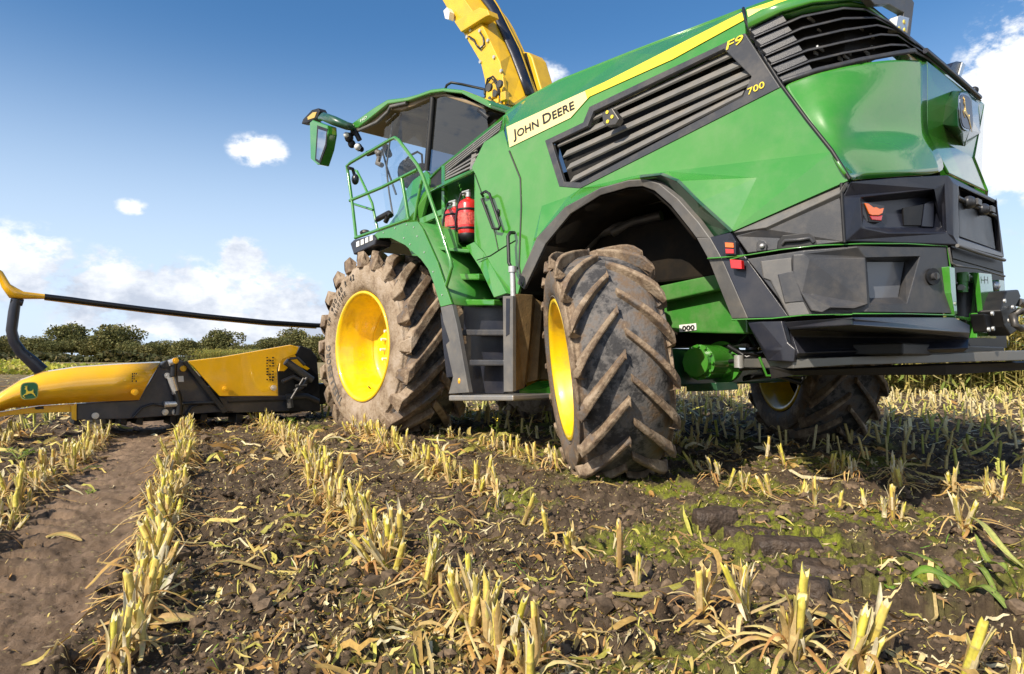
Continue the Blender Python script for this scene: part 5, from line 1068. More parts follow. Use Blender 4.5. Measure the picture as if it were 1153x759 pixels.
def masks(x, y):
    s, t = rowst(x, y)
    e = fbm(x, y, 2.3, 4, 5) * .16
    trk = sstep(-.98, -.84, s + e) * (1 - sstep(-.37, -.28, s + e)) * sstep(-2, .5, t)
    moss = sstep(2.1, 2.5, s + e * 2) * (1 - sstep(3.6, 4.6, s + e * 2)) * sstep(-.02, .14, fbm(x, y, 3.1, 5, 31) + .03)
    moss = np.maximum(moss, .8 * sstep(.06, .2, fbm(x, y, 1.7, 6, 77)) * sstep(.3, .8, s) * (1 - sstep(5, 7, s)))
    straw = sstep(-.1, .2, s) * (1 - sstep(.9, 1.5, s))
    return trk, moss, straw
def ground_z(x, y):
    x = np.asarray(x, float); y = np.asarray(y, float); s, t = rowst(x, y); r = np.hypot(x, y)
    trk, moss, straw = masks(x, y)
    rough = fbm(x, y, 2.1, 3, 1) * .07 + fbm(x, y, 9, 3, 2, .6) * .05 + np.abs(fbm(x, y, 26, 3, 3, .6)) * .05
    cl = np.maximum(fbm(x, y, 15, 3, 8, .6) - .03, 0) * .16
    flat = fbm(x, y, 1.3, 2, 4) * .04 + fbm(x, y, 7, 4, 9, .6) * .055 + np.abs(fbm(x, y, 22, 3, 12)) * .05 - .04
    # ribbed print of a tyre in the smooth track
    rib = (np.sin((t * 1 + np.abs(s + .78) * .6) * 2 * np.pi / .21) > .35) * (1 - sstep(-.74, -.60, s)) * .06 + (np.sin((t + s * .5) * 2 * np.pi / .55) > .86) * .014
    z = (rough + cl) * (1 - trk) + (flat - rib) * trk
    # pressed tyre print across the mossy strip
    m2 = sstep(2.05, 2.2, s) * (1 - sstep(2.62, 2.8, s)) * sstep(.9, 1.2, t) * (1 - sstep(2.4, 2.7, t))
    z = z + m2 * (np.where(np.sin((t + (s - 2.4) * .5) * 2 * np.pi / .26) > .1, .035, -.045))
    fade = 1 / (1 + (r / 22.0) ** 2)
    return z * fade
def gz(x, y): return float(ground_z(np.array([x]), np.array([y]))[0])

def soil_mat():
    m, N, LK, b = new_mat('field_soil')
    tc = N.new('ShaderNodeTexCoord'); a = N.new('ShaderNodeVertexColor'); a.layer_name = 'Col'
    sp = N.new('ShaderNodeSeparateColor'); LK.new(a.outputs[0], sp.inputs[0])
    def noise(s, d=8, r=.65): n = N.new('ShaderNodeTexNoise'); n.inputs['Scale'].default_value = s; n.inputs['Detail'].default_value = d; n.inputs['Roughness'].default_value = r; LK.new(tc.outputs['Object'], n.inputs[0]); return n.outputs['Fac']
    cr = N.new('ShaderNodeValToRGB'); LK.new(noise(7, 12, .75), cr.inputs[0]); e = cr.color_ramp.elements
    e[0].position = .33; e[0].color = (.040, .028, .018, 1); e[1].position = .72; e[1].color = (.23, .165, .105, 1); q = e.new(.52); q.color = (.105, .074, .047, 1)
    t = N.new('ShaderNodeValToRGB'); LK.new(noise(4, 10, .7), t.inputs[0]); e = t.color_ramp.elements
    e[0].position = .3; e[0].color = (.12, .080, .050, 1); e[1].position = .7; e[1].color = (.31, .215, .14, 1)
    mx = N.new('ShaderNodeMix'); mx.data_type = 'RGBA'; LK.new(sp.outputs[0], mx.inputs['Factor']); LK.new(cr.outputs[0], mx.inputs[6]); LK.new(t.outputs[0], mx.inputs[7])
    g = N.new('ShaderNodeValToRGB'); LK.new(noise(60, 6, .7), g.inputs[0]); e = g.color_ramp.elements
    e[0].position = .35; e[0].color = (.12, .14, .012, 1); e[1].position = .7; e[1].color = (.32, .34, .04, 1)
    mf = N.new('ShaderNodeMath'); mf.operation = 'MULTIPLY'; LK.new(sp.outputs[1], mf.inputs[0])
    r2 = N.new('ShaderNodeMapRange'); r2.inputs['From Min'].default_value = .36; r2.inputs['From Max'].default_value = .50; LK.new(noise(28, 6), r2.inputs[0]); LK.new(r2.outputs[0], mf.inputs[1])
    m2 = N.new('ShaderNodeMix'); m2.data_type = 'RGBA'; LK.new(mf.outputs[0], m2.inputs['Factor']); LK.new(mx.outputs[2], m2.inputs[6]); LK.new(g.outputs[0], m2.inputs[7])
    # pale chaff specks everywhere, dense far away where single pieces no longer show
    vo = N.new('ShaderNodeTexVoronoi'); vo.inputs['Scale'].default_value = 30; LK.new(tc.outputs['Object'], vo.inputs[0])
    c2 = N.new('ShaderNodeMath'); c2.operation = 'LESS_THAN'; LK.new(vo.outputs['Distance'], c2.inputs[0]); c2.inputs[1].default_value = .20
    c3 = N.new('ShaderNodeMath'); c3.operation = 'GREATER_THAN'; LK.new(noise(9, 4), c3.inputs[0]); c3.inputs[1].default_value = .50
    c4 = N.new('ShaderNodeMath'); c4.operation = 'MULTIPLY'; LK.new(c2.outputs[0], c4.inputs[0]); LK.new(c3.outputs[0], c4.inputs[1])
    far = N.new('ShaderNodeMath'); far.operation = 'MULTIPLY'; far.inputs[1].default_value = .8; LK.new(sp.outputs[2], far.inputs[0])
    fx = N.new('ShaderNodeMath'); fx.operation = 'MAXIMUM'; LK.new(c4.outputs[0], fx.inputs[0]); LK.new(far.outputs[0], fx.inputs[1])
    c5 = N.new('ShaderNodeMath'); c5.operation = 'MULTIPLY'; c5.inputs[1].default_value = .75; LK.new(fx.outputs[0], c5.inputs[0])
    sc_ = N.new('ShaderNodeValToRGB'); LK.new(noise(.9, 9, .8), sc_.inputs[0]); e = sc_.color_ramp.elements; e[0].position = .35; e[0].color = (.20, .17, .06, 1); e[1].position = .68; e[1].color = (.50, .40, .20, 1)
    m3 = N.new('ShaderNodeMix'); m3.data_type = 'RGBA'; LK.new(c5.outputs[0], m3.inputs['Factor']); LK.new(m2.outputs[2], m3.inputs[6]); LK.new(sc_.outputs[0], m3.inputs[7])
    LK.new(m3.outputs[2], b.inputs['Base Color']); b.inputs['Roughness'].default_value = .9; b.inputs['Specular IOR Level'].default_value = .2
    h = N.new('ShaderNodeMath'); h.operation = 'MULTIPLY_ADD'; LK.new(noise(38, 12, .78), h.inputs[0]); h.inputs[1].default_value = 1; LK.new(c4.outputs[0], h.inputs[2])
    bp = N.new('ShaderNodeBump'); bp.inputs['Strength'].default_value = .9; bp.inputs['Distance'].default_value = .02; LK.new(noise(42, 13, .8), bp.inputs['Height']); LK.new(bp.outputs[0], b.inputs['Normal'])
    return m
SOIL = soil_mat()
def build_ground():
    na, nr = 760, 620
    ang = np.linspace(R(-62), R(62), na); rad = np.concatenate([np.geomspace(.7, 30, nr - 60), np.geomspace(31, 1500, 60)])
    A, Q = np.meshgrid(ang, rad); x = Q * np.sin(A); y = Q * np.cos(A); x, y = x.ravel(), y.ravel()
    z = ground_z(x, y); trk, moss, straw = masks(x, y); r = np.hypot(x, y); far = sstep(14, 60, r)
    i = np.arange(nr - 1)[:, None] * na + np.arange(na - 1)[None, :]; i = i.ravel()
    f = np.stack([i, i + 1, i + na + 1, i + na], 1)
    o = npmesh('ground', np.stack([x, y, z], 1), f, SOIL, np.stack([trk, moss, far], 1), True); o['kind'] = 'structure'
    # the rest of the field, behind the viewer
    ang = np.linspace(R(62), R(298), 90); rad = np.geomspace(.7, 1500, 70)
    A, Q = np.meshgrid(ang, rad); x = (Q * np.sin(A)).ravel(); y = (Q * np.cos(A)).ravel(); z = ground_z(x, y); trk, moss, straw = masks(x, y); r = np.hypot(x, y)
    i = (np.arange(69)[:, None] * 90 + np.arange(89)[None, :]).ravel(); f = np.stack([i, i + 1, i + 91, i + 90], 1)
    o = npmesh('ground', np.stack([x, y, z], 1), f, SOIL, np.stack([trk, moss, sstep(14, 60, r)], 1), True); o['kind'] = 'structure'
    n = 40; vs = [(0, 0, gz(0, .7))] + [(.72 * sin(2 * pi * k / n), .72 * cos(2 * pi * k / n), 0) for k in range(n)]
    vs = [(a, b_, gz(a, b_)) for a, b_, c in vs]
    mb = MB(); mb.add(vs, [(0, 1 + (k + 1) % n, 1 + k) for k in range(n)], (0, 0, 0)); o = mb.build('ground', SOIL); o['kind'] = 'structure'
build_ground()

def rot_rand(n):
    q = rs.normal(size=(n, 4)); q /= np.linalg.norm(q, axis=1)[:, None]; w, x, y, z = q.T
    return np.stack([np.stack([1 - 2 * (y * y + z * z), 2 * (x * y - z * w), 2 * (x * z + y * w)], 1), np.stack([2 * (x * y + z * w), 1 - 2 * (x * x + z * z), 2 * (y * z - x * w)], 1), np.stack([2 * (x * z - y * w), 2 * (y * z + x * w), 1 - 2 * (x * x + y * y)], 1)], 1)
def scatter(n, rmax, power=1.0, rmin=.9, amax=48):
    """positions over the field, thinning with distance from where the photographer stood"""
    u = rs.rand(n); r = rmin * (rmax / rmin) ** (u ** power); a = np.radians(rs.uniform(-amax, amax, n)); return r * np.sin(a), r * np.cos(a), r

# --- soil crumbs
def build_clods():
    t = (1 + 5 ** .5) / 2
    iv = np.array([(-1, t, 0), (1, t, 0), (-1, -t, 0), (1, -t, 0), (0, -1, t), (0, 1, t), (0, -1, -t), (0, 1, -t), (t, 0, -1), (t, 0, 1), (-t, 0, -1), (-t, 0, 1)], float); iv /= np.linalg.norm(iv[0])
    fi = np.array([(0, 11, 5), (0, 5, 1), (0, 1, 7), (0, 7, 10), (0, 10, 11), (1, 5, 9), (5, 11, 4), (11, 10, 2), (10, 7, 6), (7, 1, 8), (3, 9, 4), (3, 4, 2), (3, 2, 6), (3, 6, 8), (3, 8, 9), (4, 9, 5), (2, 4, 11), (6, 2, 10), (8, 6, 7), (9, 8, 1)])
    n = 34000; x, y, r = scatter(n, 16, 1, 1.4); trk, moss, straw = masks(x, y)
    keep = rs.rand(n) > trk * .86; x, y, r, trk = x[keep], y[keep], r[keep], trk[keep]; n = len(x)
    size = np.exp(rs.normal(-5.0, .55, n)) * (1 + r * .10); size = np.minimum(size, .032 + .001 * r) * (1 - .5 * trk)
    cl = sstep(.0, .2, fbm(x, y, 4, 3, 61)); size *= .6 + .7 * cl
    v = iv[None] * size[:, None, None] * rs.uniform(.55, 1.35, (n, 12, 1)); v = np.einsum('nij,nkj->nki', rot_rand(n), v); v[:, :, 2] *= .75
    v += np.stack([x, y, ground_z(x, y) + size * .25], 1)[:, None, :]
    f = (fi[None] + (np.arange(n) * 12)[:, None, None]).reshape(-1, 3)
    c = np.array([.115, .080, .050]) * rs.uniform(.6, 1.5, (n, 1)); c = np.repeat(c, 12, 0)
    o = npmesh('soil_crumbs', v.reshape(-1, 3), f, vcol_mat('soil_crumb', .9, 0, .4, 60, .8), c); o['kind'] = 'stuff'
build_clods()

# --- chopped husk, leaf and stalk pieces lying on the soil
PAL = np.array([(.62, .47, .20), (.68, .54, .26), (.54, .35, .11), (.46, .26, .08), (.66, .52, .16), (.32, .19, .08), (.48, .44, .09), (.74, .64, .38)])
def build_litter(n, name, l0, l1, w0, w1, rmax, power=1.0, lift=.006, curl=1.0, pal=PAL, dens=None, mtl=None, arch=.25, pw=None, rmin=.9):
    x, y, r = scatter(n, rmax, power, rmin); trk, moss, straw = masks(x, y)
    p = 1 - trk * .93
    if dens is not None: p = p * dens(x, y, straw)
    keep = rs.rand(n) < p; x, y, r = x[keep], y[keep], r[keep]; n = len(x)
    L = rs.uniform(l0, l1, n) * rs.uniform(.5, 1, n); w = rs.uniform(w0, w1, n); a = rs.uniform(0, 2 * np.pi, n); K = 6
    ts = np.linspace(-.5, .5, K); bend = rs.normal(0, 1.1, n) * curl; ang = a[:, None] + bend[:, None] * ts[None]
    dl = L[:, None] / (K - 1); px = np.cumsum(np.cos(ang) * dl, 1); py = np.cumsum(np.sin(ang) * dl, 1)
    px += x[:, None] - px.mean(1)[:, None]; py += y[:, None] - py.mean(1)[:, None]
    gzv = ground_z(px.ravel(), py.ravel()).reshape(n, K); base = np.maximum(gzv, gzv.mean(1)[:, None] - .01) + lift
    up = arch * L[:, None] * np.clip(rs.normal(0, .5, n), -.3, 1.5)[:, None] * (.25 - ts[None] ** 2) * 2 + (rs.rand(n) < .18)[:, None] * (ts[None] + .5) * L[:, None] * rs.uniform(.1, .55, n)[:, None]
    pz = base + np.maximum(up, 0)
    prof = np.array([.35, .85, 1, .95, .7, .15])[None]; ww = w[:, None] * prof / 2; tw = rs.normal(0, .9, n)[:, None] + rs.normal(0, .8, n)[:, None] * ts[None]
    nx, ny = -np.sin(ang), np.cos(ang); cx, sz = np.cos(tw), np.sin(tw) * .8
    v = np.empty((n, K, 3, 3))
    for j, k in enumerate((-1, 0, 1)):
        v[:, :, j, 0] = px + nx * ww * k * cx; v[:, :, j, 1] = py + ny * ww * k * cx; v[:, :, j, 2] = pz + ww * k * sz + (-.22 * ww if k == 0 else 0)
    v[:, :, :, 2] = np.maximum(v[:, :, :, 2], base[:, :, None] - .004)
    f = []
    for q in range(K - 1):
        for j in (0, 1): f.append((q * 3 + j, q * 3 + j + 1, q * 3 + j + 4, q * 3 + j + 3))
    f = (np.array(f)[None] + (np.arange(n) * K * 3)[:, None, None]).reshape(-1, 4)
    c = pal[rs.choice(len(pal), n, p=pw)] * rs.uniform(.75, 1.15, (n, 1)); c = np.repeat(c, K * 3, 0)
    o = npmesh(name, v.reshape(-1, 3), f, mtl or LEAFM, c, True); o['kind'] = 'stuff'; return o
LEAFM = vcol_mat('dry_maize_leaf', .55, .18, .22, 60, .35)
dens1 = lambda x, y, s: .45 + .55 * s + .2 * (fbm(x, y, 1.6, 3, 91) > 0)
build_litter(36000, 'chaff', .008, .045, .002, .008, 14, dens=dens1, arch=.1, rmin=1.5)
build_litter(8000, 'straw_litter', .04, .16, .005, .016, 16, rmin=1.5, dens=lambda x, y, s: (.16 + .7 * s + .45 * (fbm(x, y, .9, 3, 92) > .04)))
build_litter(900, 'husk_litter', .10, .24, .014, .030, 10, rmin=1.6, dens=lambda x, y, s: .35 + .5 * s, pal=PAL[[0, 2, 3, 2, 6, 4]], arch=.35)
build_litter(9000, 'far_litter', .12, .4, .015, .05, 60, rmin=5, power=.7, dens=lambda x, y, s: .9 + 0 * x, arch=.6)
build_litter(2200, 'green_blades', .03, .10, .002, .005, 8, rmin=1.6, dens=lambda x, y, s: 1.0 * (fbm(x, y, 2.3, 3, 95) > .03), pal=np.array([(.10, .20, .02), (.20, .30, .03), (.30, .36, .04)]), arch=.8)

# ------------------------------------------------------------------ cut maize stubs
STALK = vcol_mat('maize_stalk', .45, .12, .18, 70, .4); HUSK = vcol_mat('maize_husk', .55, .30, .18, 60, .4)
def lerpc(a, b, t): return tuple(a[i] * (1 - t) + b[i] * t for i in range(3))
def stub_meshes(seed, hmax, nstalk, messy):
    r_ = random.Random(seed); sm = MB(); hm = MB()
    for s_ in range(nstalk):
        h = hmax * r_.uniform(.72, 1.0) if s_ == 0 else hmax * r_.uniform(.45, .95); rad = r_.uniform(.0078, .0122) * (1 if s_ == 0 else .85)
        bx, by = (0, 0) if s_ == 0 else (r_.uniform(-.05, .05), r_.uniform(-.05, .05)); ta = r_.uniform(0, 2 * pi); tl = r_.uniform(.02, .16 if s_ == 0 else .38) * messy
        tip = Vector((sin(tl) * cos(ta), sin(tl) * sin(ta), cos(tl))); n = 9
        green = r_.random(); top = lerpc((.76, .56, .16), (.66, .58, .08), green); bot = lerpc((.64, .42, .08), (.40, .42, .03), green)
        ts = [-.15, 0, .10, .30, .33, .36, .62, .65, .68, .96, 1.0]; vs = []; cs = []; cut = Vector((r_.uniform(-.8, .8), r_.uniform(-.8, .8), 0)); pv = []
        a = tip.orthogonal().normalized(); b = tip.cross(a)
        for i, t in enumerate(ts):
            rr_ = rad * (1.18 if i in (4, 7) else 1.0) * (1.12 - .14 * max(t, 0))
            for k in range(n):
                an = 2 * pi * k / n; o = (a * cos(an) + b * sin(an)) * rr_
                ex = (cut.dot(a * cos(an) + b * sin(an))) * rad if i == len(ts) - 1 else 0; fr = r_.choice([-.006, 0, .004, .012, .022]) if i == len(ts) - 1 else 0
                vs.append(Vector((bx, by, 0)) + tip * (h * t + ex + fr) + o); c0 = lerpc(bot, top, min(1, max(0, t * 1.3))) if i not in (4, 7) else (.42, .33, .10); st_ = (.82, 1.12, .95, .70, 1.05, .9, 1.15, .78, 1.0)[(k + s_) % 9]; cs.append(tuple(q_ * st_ for q_ in c0))
        fs = [(i * n + k, i * n + (k + 1) % n, (i + 1) * n + (k + 1) % n, (i + 1) * n + k) for i in range(len(ts) - 1) for k in range(n)]
        # hollow pale pith inside the cut
        o = len(vs)
        for k in range(n): vs.append(vs[(len(ts) - 1) * n + k] * .72 + (Vector((bx, by, 0)) + tip * (h - .002)) * .28); cs.append((.62, .55, .34))
        vs.append(Vector((bx, by, 0)) + tip * (h - .008)); cs.append((.52, .46, .28))
        fs += [((len(ts) - 1) * n + k, (len(ts) - 1) * n + (k + 1) % n, o + (k + 1) % n, o + k) for k in range(n)] + [(o + k, o + (k + 1) % n, o + n) for k in range(n)]
        sm.add(vs, fs, cs, True)
        # brace roots
        for q in range(4):
            an = r_.uniform(0, 2 * pi); p0 = Vector((bx + rad * cos(an), by + rad * sin(an), .025)); p1 = Vector((bx + .03 * cos(an), by + .03 * sin(an), -.02)); sm.tube([p0, (p0 + p1) / 2 + Vector((0, 0, .004)), p1], .0022, 4, False, (.34, .24, .12))
        # wide sheaths wrapped round the stalk with torn upper edges
        for q in range(r_.randint(1, 2)):
            a0 = r_.uniform(0, 2 * pi); span = r_.uniform(1.8, 4.2); z1 = h * r_.uniform(.45, 1.08); z0 = h * r_.uniform(-.05, .15); K = 8; vs = []; cs = []; fl_ = r_.uniform(.1, .9)
            bc = r_.choice([(.76, .64, .36), (.70, .52, .24), (.82, .74, .50), (.62, .44, .18), (.66, .56, .20), (.56, .36, .14)])
            for i in range(4):
                t = i / 3
                for k in range(K + 1):
                    an = a0 + span * k / K; tz = z0 + (z1 - z0) * t + (r_.choice([-.03, -.012, 0, .015, .03]) if i == 3 else 0)
                    rr_ = rad * (1.16 + .1 * (k % 2) + fl_ * t * t * (1.2 if k in (0, K) else .35)) + .001
                    vs.append(Vector((bx, by, 0)) + tip * tz + (a * cos(an) + b * sin(an)) * rr_); w_ = (.8, 1.05, .92, 1.12)[k % 4]; cs.append(tuple(x_ * w_ * (1 - .25 * (1 - t)) for x_ in bc))
            hm.add(vs, [(i * (K + 1) + k, i * (K + 1) + k + 1, (i + 1) * (K + 1) + k + 1, (i + 1) * (K + 1) + k) for i in range(3) for k in range(K)], cs, True)
        # dead leaves that arch out from the foot and lie down on the soil
        for q in range(r_.randint(2, 5)):
            an = r_.uniform(0, 2 * pi); ln = r_.uniform(.07, .22); hh_ = r_.uniform(.02, .10); w_ = r_.uniform(.004, .011); K = 8; vs = []; cs = []; cu_ = r_.uniform(-1.4, 1.4); z0 = h * r_.uniform(.02, .3)
            bc = r_.choice([(.66, .46, .18), (.74, .58, .26), (.50, .28, .10), (.60, .38, .12)])
            for i in range(K + 1):
                t = i / K; an2 = an + cu_ * t; c_ = Vector((bx + cos(an2) * ln * t, by + sin(an2) * ln * t, max(.012, z0 * (1 - t) + hh_ * 4 * t * (1 - t) * (1 - .4 * t))))
                et = Vector((-sin(an2), cos(an2), r_.uniform(-.3, .3)))
                for k in (-1, 0, 1): vs.append(c_ + et * w_ * (1 - .6 * t) * k + Vector((0, 0, .002 if k == 0 else 0))); cs.append(tuple(x_ * r_.uniform(.85, 1.1) for x_ in bc))
            hm.add(vs, [(i * 3 + j, i * 3 + j + 1, i * 3 + j + 4, i * 3 + j + 3) for i in range(K) for j in (0, 1)], cs, True)
        # sheaths: strips that hug the stalk then flare or hang, with torn ends
        for q in range(r_.randint(4, 7)):
            an = r_.uniform(0, 2 * pi); w_ = r_.uniform(.010, .026); z0 = h * r_.uniform(0, .35); ln = h * r_.uniform(.45, 1.0); out = r_.uniform(.05, .9) * messy; K = 6; vs = []; cs = []
            base = r_.choice([(.74, .64, .38), (.66, .52, .24), (.80, .72, .50), (.60, .44, .18), (.58, .52, .16)])
            drop = r_.random() < .3
            for i in range(K + 1):
                t = i / K; oo = rad * 1.15 + ln * out * max(0, t - .35) ** 1.6; zz = z0 + ln * t * (1 if not drop else 1 - 1.3 * max(0, t - .4)); aw = w_ * (1 - .55 * t) * (1.0 if i < K else .35)
                c_ = Vector((bx, by, 0)) + tip * zz
                er = Vector((cos(an + .3 * t), sin(an + .3 * t), 0)); et = Vector((-sin(an + .3 * t), cos(an + .3 * t), 0))
                for k in (-1, 0, 1): vs.append(c_ + er * (oo + (0 if k == 0 else -.004)) + et * aw / 2 * k); cs.append(lerpc(base, (.5, .36, .15), .35 * r_.random()))
            fs = [(i * 3 + j, i * 3 + j + 1, i * 3 + j + 4, i * 3 + j + 3) for i in range(K) for j in (0, 1)]
            hm.add(vs, fs, cs, True)
    return sm, hm
NV = 14; variants = []
for k in range(NV):
    sm, hm = stub_meshes(100 + k, .165 + .012 * (k % 4), 1 + (k % 3), 1.0 if k % 2 else .7); variants.append((sm, hm))
protos = []
def mesh_of(mb, nm, m):
    me = bpy.data.meshes.new(nm); me.from_pydata([tuple(q) for q in mb.v], [], mb.f); me.materials.append(m); me.polygons.foreach_set('use_smooth', mb.sm)
    ca = me.color_attributes.new('Col', 'FLOAT_COLOR', 'POINT'); ca.data.foreach_set('color', np.array([(*c, 1) for c in mb.c], dtype=np.float32).ravel()); me.update(); return me
vm_ = [(mesh_of(a, 'maize_stub', STALK), mesh_of(b, 'husk', HUSK)) for a, b in variants]
stub0 = bpy.data.objects.new('maize_stub', vm_[0][0]); husk0 = bpy.data.objects.new('husk', vm_[0][1]); husk0.parent = stub0
first = [True]; placed = []
def place_stub(x, y, label, group, k=None, sc_=1.0, tilt=0.0):
    k = rnd.randrange(NV) if k is None else k
    if first[0]: s_, h_ = stub0, husk0; first[0] = False
    else: s_ = stub0.copy(); h_ = husk0.copy(); h_.parent = s_
    COL.objects.link(s_); COL.objects.link(h_); s_.data, h_.data = vm_[k]
    s_.location = (x, y, gz(x, y) - .012); s_.rotation_euler = (rnd.gauss(0, .17) + tilt, rnd.gauss(0, .17), rnd.uniform(0, 6.28)); s_.scale = (sc_, sc_, sc_)
    tag(s_, label, 'maize stub', group); placed.append((x, y)); return s_
GRP = 'cut maize stubs standing in rows on the field'
# single stubs measured from the photograph: foot pixel, height factor, label
near = [((718, 662), 1.0, 0, 'bright green-yellow upright stub in the bare soil left of the tyre print clods'),
        ((697, 640), 1.05, 3, 'split stub with a long torn husk leaning left, just left of the bright green one'),
        ((790, 700), 1.0, 4, 'slim pale stub with a torn skirt of husks, first before the tyre print clods'),
        ((840, 708), 1.1, 7, 'frayed wide stub with white husks hanging, second before the tyre print clods'),
        ((893, 742), 1.35, 2, 'thick split green and cream stub leaning left near the bottom edge'),
        ((968, 757), 1.2, 5, 'stub with a spread of husk blades at the bottom edge, left of the green leaves'),
        ((1083, 775), 1.0, 6, 'thin leaning stub cut by the bottom edge of the picture, right side'),
        ((1138, 775), .8, 8, 'short thick stub in the bottom right corner'),
        ((1083, 605), 1.15, 1, 'tall yellow stub with brace roots behind the green maize leaves'),
        ((1112, 565), .95, 10, 'cup-topped pale stub near the right edge, standing apart from its neighbours'),
        ((1074, 560), 1.1, 9, 'frayed brown-topped stub behind the tall yellow one'),
        ((1000, 577), .8, 11, 'short tilted stub between two heaps of husks behind the mossy strip'),
        ((975, 575), .85, 12, 'short golden stub beside the tilted one behind the mossy strip'),
        ((945, 575), .9, 0, 'straight single stub in the middle of the row behind the mossy strip'),
        ((918, 572), .95, 3, 'yellow stub wrapped by curling husks behind the mossy strip'),
        ((868, 560), .9, 4, 'stub with arching dead leaves, nearest the right-hand edge of the tyre shade'),
        ((838, 553), .85, 1, 'small stub amid straw tufts right of the rear tyre'),
        ((820, 548), .8, 6, 'dull small stub closest to the rear tyre on its right'),
        ((934, 535), .9, 2, 'pale stub standing in the shade of the machine, left one of a loose pair'),
        ((960, 542), .9, 5, 'pale stub standing in the shade of the machine, right one of a loose pair'),
        ((645, 622), 1.0, 8, 'stub wrapped in brown husk at the bend of the middle row'),
        ((618, 608), 1.0, 9, 'leaning stub just behind the brown wrapped one in the middle row'),
        ((588, 592), 1.0, 10, 'stub with a pale flared husk fan in the middle row'),
        ((560, 572), .9, 11, 'stub bent over towards the right in the middle row'),
        ((538, 558), .9, 12, 'upright stub before the bent-over one in the middle row')]
for (px, k_, kk, lab) in near:
    p = G(*px, -.0); place_stub(p[0], p[1], lab, GRP, kk, k_)
def row(s, t0, t1, step, lab, jit=.03, gp=.0, sc_=1.0, rev=None):
    t = t0
    while t < t1:
        if rnd.random() >= gp:
            ss = s(t) if callable(s) else s; ss += rnd.gauss(0, jit); x = ss * SX + t * DX; y = ss * SY + t * DY
            ok = all((x - a) ** 2 + (y - b) ** 2 > .05 ** 2 for a, b in placed[-60:])
            l_ = lab(t) if callable(lab) else lab
            if ok: place_stub(x, y, l_, GRP, None, sc_ * rnd.uniform(.9, 1.25))
        t += step * rnd.uniform(.7, 1.3)
band_ = lambda nm, near_t, mid_t: (lambda t: nm + (', near stretch' if t < near_t else ', middle stretch' if t < mid_t else ', far stretch'))
row(-.16, 2.05, 9.3, .086, band_('pale stub crowded in row on the right of the track', 3.2, 5.2), .03)
row(lambda t: .74 + .04 * math.sin(t * 1.3), 1.5, 8.9, .085, band_('frayed stub in second row right of the tyre track', 2.7, 4.8), .045)
row(lambda t: 1.58 + .03 * math.sin(t), 3.7, 7.6, .105, band_('stub in third row right of the track, towards front wheel', 3.0, 5.0), .04)
row(lambda t: -.95, 3.7, 8.4, .12, band_('ragged stub in row on the left of the track', 4.8, 6.4), .05)
row(-1.75, 5.2, 8.6, .17, 'ragged stub left of the smooth tyre track, next to the green weed', .06, .1)
row(2.4, 4.2, 7.4, .2, 'stub in the shade under the ladder, between the front and rear wheels', .05, .25, .9)
row(3.28, 1.9, 3.9, .3, 'stub lying among husks behind the mossy strip', .1, .35, .85)
row(4.15, 1.6, 5.2, .26, 'shaded stub between the mossy strip and the far rear wheel', .06, .2, .9)
n_things = len(placed)
# all farther stubs as one mass
def build_far_stubs():
    V_, F_s, C_c = [], [], []; off = 0; pal = np.array([(.66, .55, .22), (.60, .47, .18), (.72, .62, .34), (.45, .45, .10)])
    vs_all = []; fs_all = []; cs_all = []; base = 0; n = 5
    for ri in range(-30, 60):
        s = -.16 + ri * .852
        t = -14.0
        while t < 46:
            t += rnd.uniform(.08, .2) * (1 + max(0, t) * .02); x = (s + rnd.gauss(0, .04)) * SX + t * DX; y = (s) * SY + t * DY
            if y < 2.6 or abs(math.atan2(x, y)) > R(50) or y > 45: continue
            r = math.hypot(x, y)
            if r < 4.4 and x < 3.4: continue
            if -.5 < s < 2.6 and t < 9.3: continue
            if s < -.5 and t < 8.5: continue
            if s < 4.6 and s > 2 and r < 6.2: continue
            d = np.array([x, y, 0]) - ORG; u_, v_ = d @ FV, d @ LV
            if u_ > 9: continue
            h = rnd.uniform(.13, .24); rad = rnd.uniform(.011, .018) * (1 if r > 7 else .75); tx, ty = rnd.gauss(0, .03), rnd.gauss(0, .03); c = pal[rnd.randrange(4)] * rnd.uniform(.7, 1.1); z = -.02
            if r < 14: z = gz(x, y) - .02
            for (z_, k_) in ((0, 1.1), (1, .95)):
                for k in range(n): a = 2 * pi * k / n; vs_all.append((x + tx * z_ + rad * k_ * cos(a), y + ty * z_ + rad * k_ * sin(a), z + h * z_ + (rnd.uniform(-.01, .015) if z_ else 0))); cs_all.append(c)
            o = base; fs_all += [(o + k, o + (k + 1) % n, o + n + (k + 1) % n, o + n + k) for k in range(n)]; base += 2 * n
            for q in range(rnd.randint(1, 3)):
                a = rnd.uniform(0, 2 * pi); l = rnd.uniform(.08, .28) * (1 if r > 8 else .6); w = rnd.uniform(.008, .016) * (1 if r > 8 else .45); ca, sa = cos(a), sin(a); hz = rnd.uniform(.02, h); lift = rnd.uniform(-.6, .5) * l
                p = [(x, y, z + hz), (x + ca * l * .5, y + sa * l * .5, z + hz + abs(lift) * .5), (x + ca * l, y + sa * l, max(z + .02, z + hz + lift))]
                for (a_, b_, c_) in p: vs_all += [(a_ - sa * w, b_ + ca * w, c_), (a_ + sa * w, b_ - ca * w, c_)]; cs_all += [c * 1.1] * 2
                o = base; fs_all += [(o, o + 1, o + 3, o + 2), (o + 2, o + 3, o + 5, o + 4)]; base += 6
    o = npmesh('far_stubble', np.array(vs_all), np.array(fs_all), STALK, np.array(cs_all), False); o['kind'] = 'stuff'
build_far_stubs()

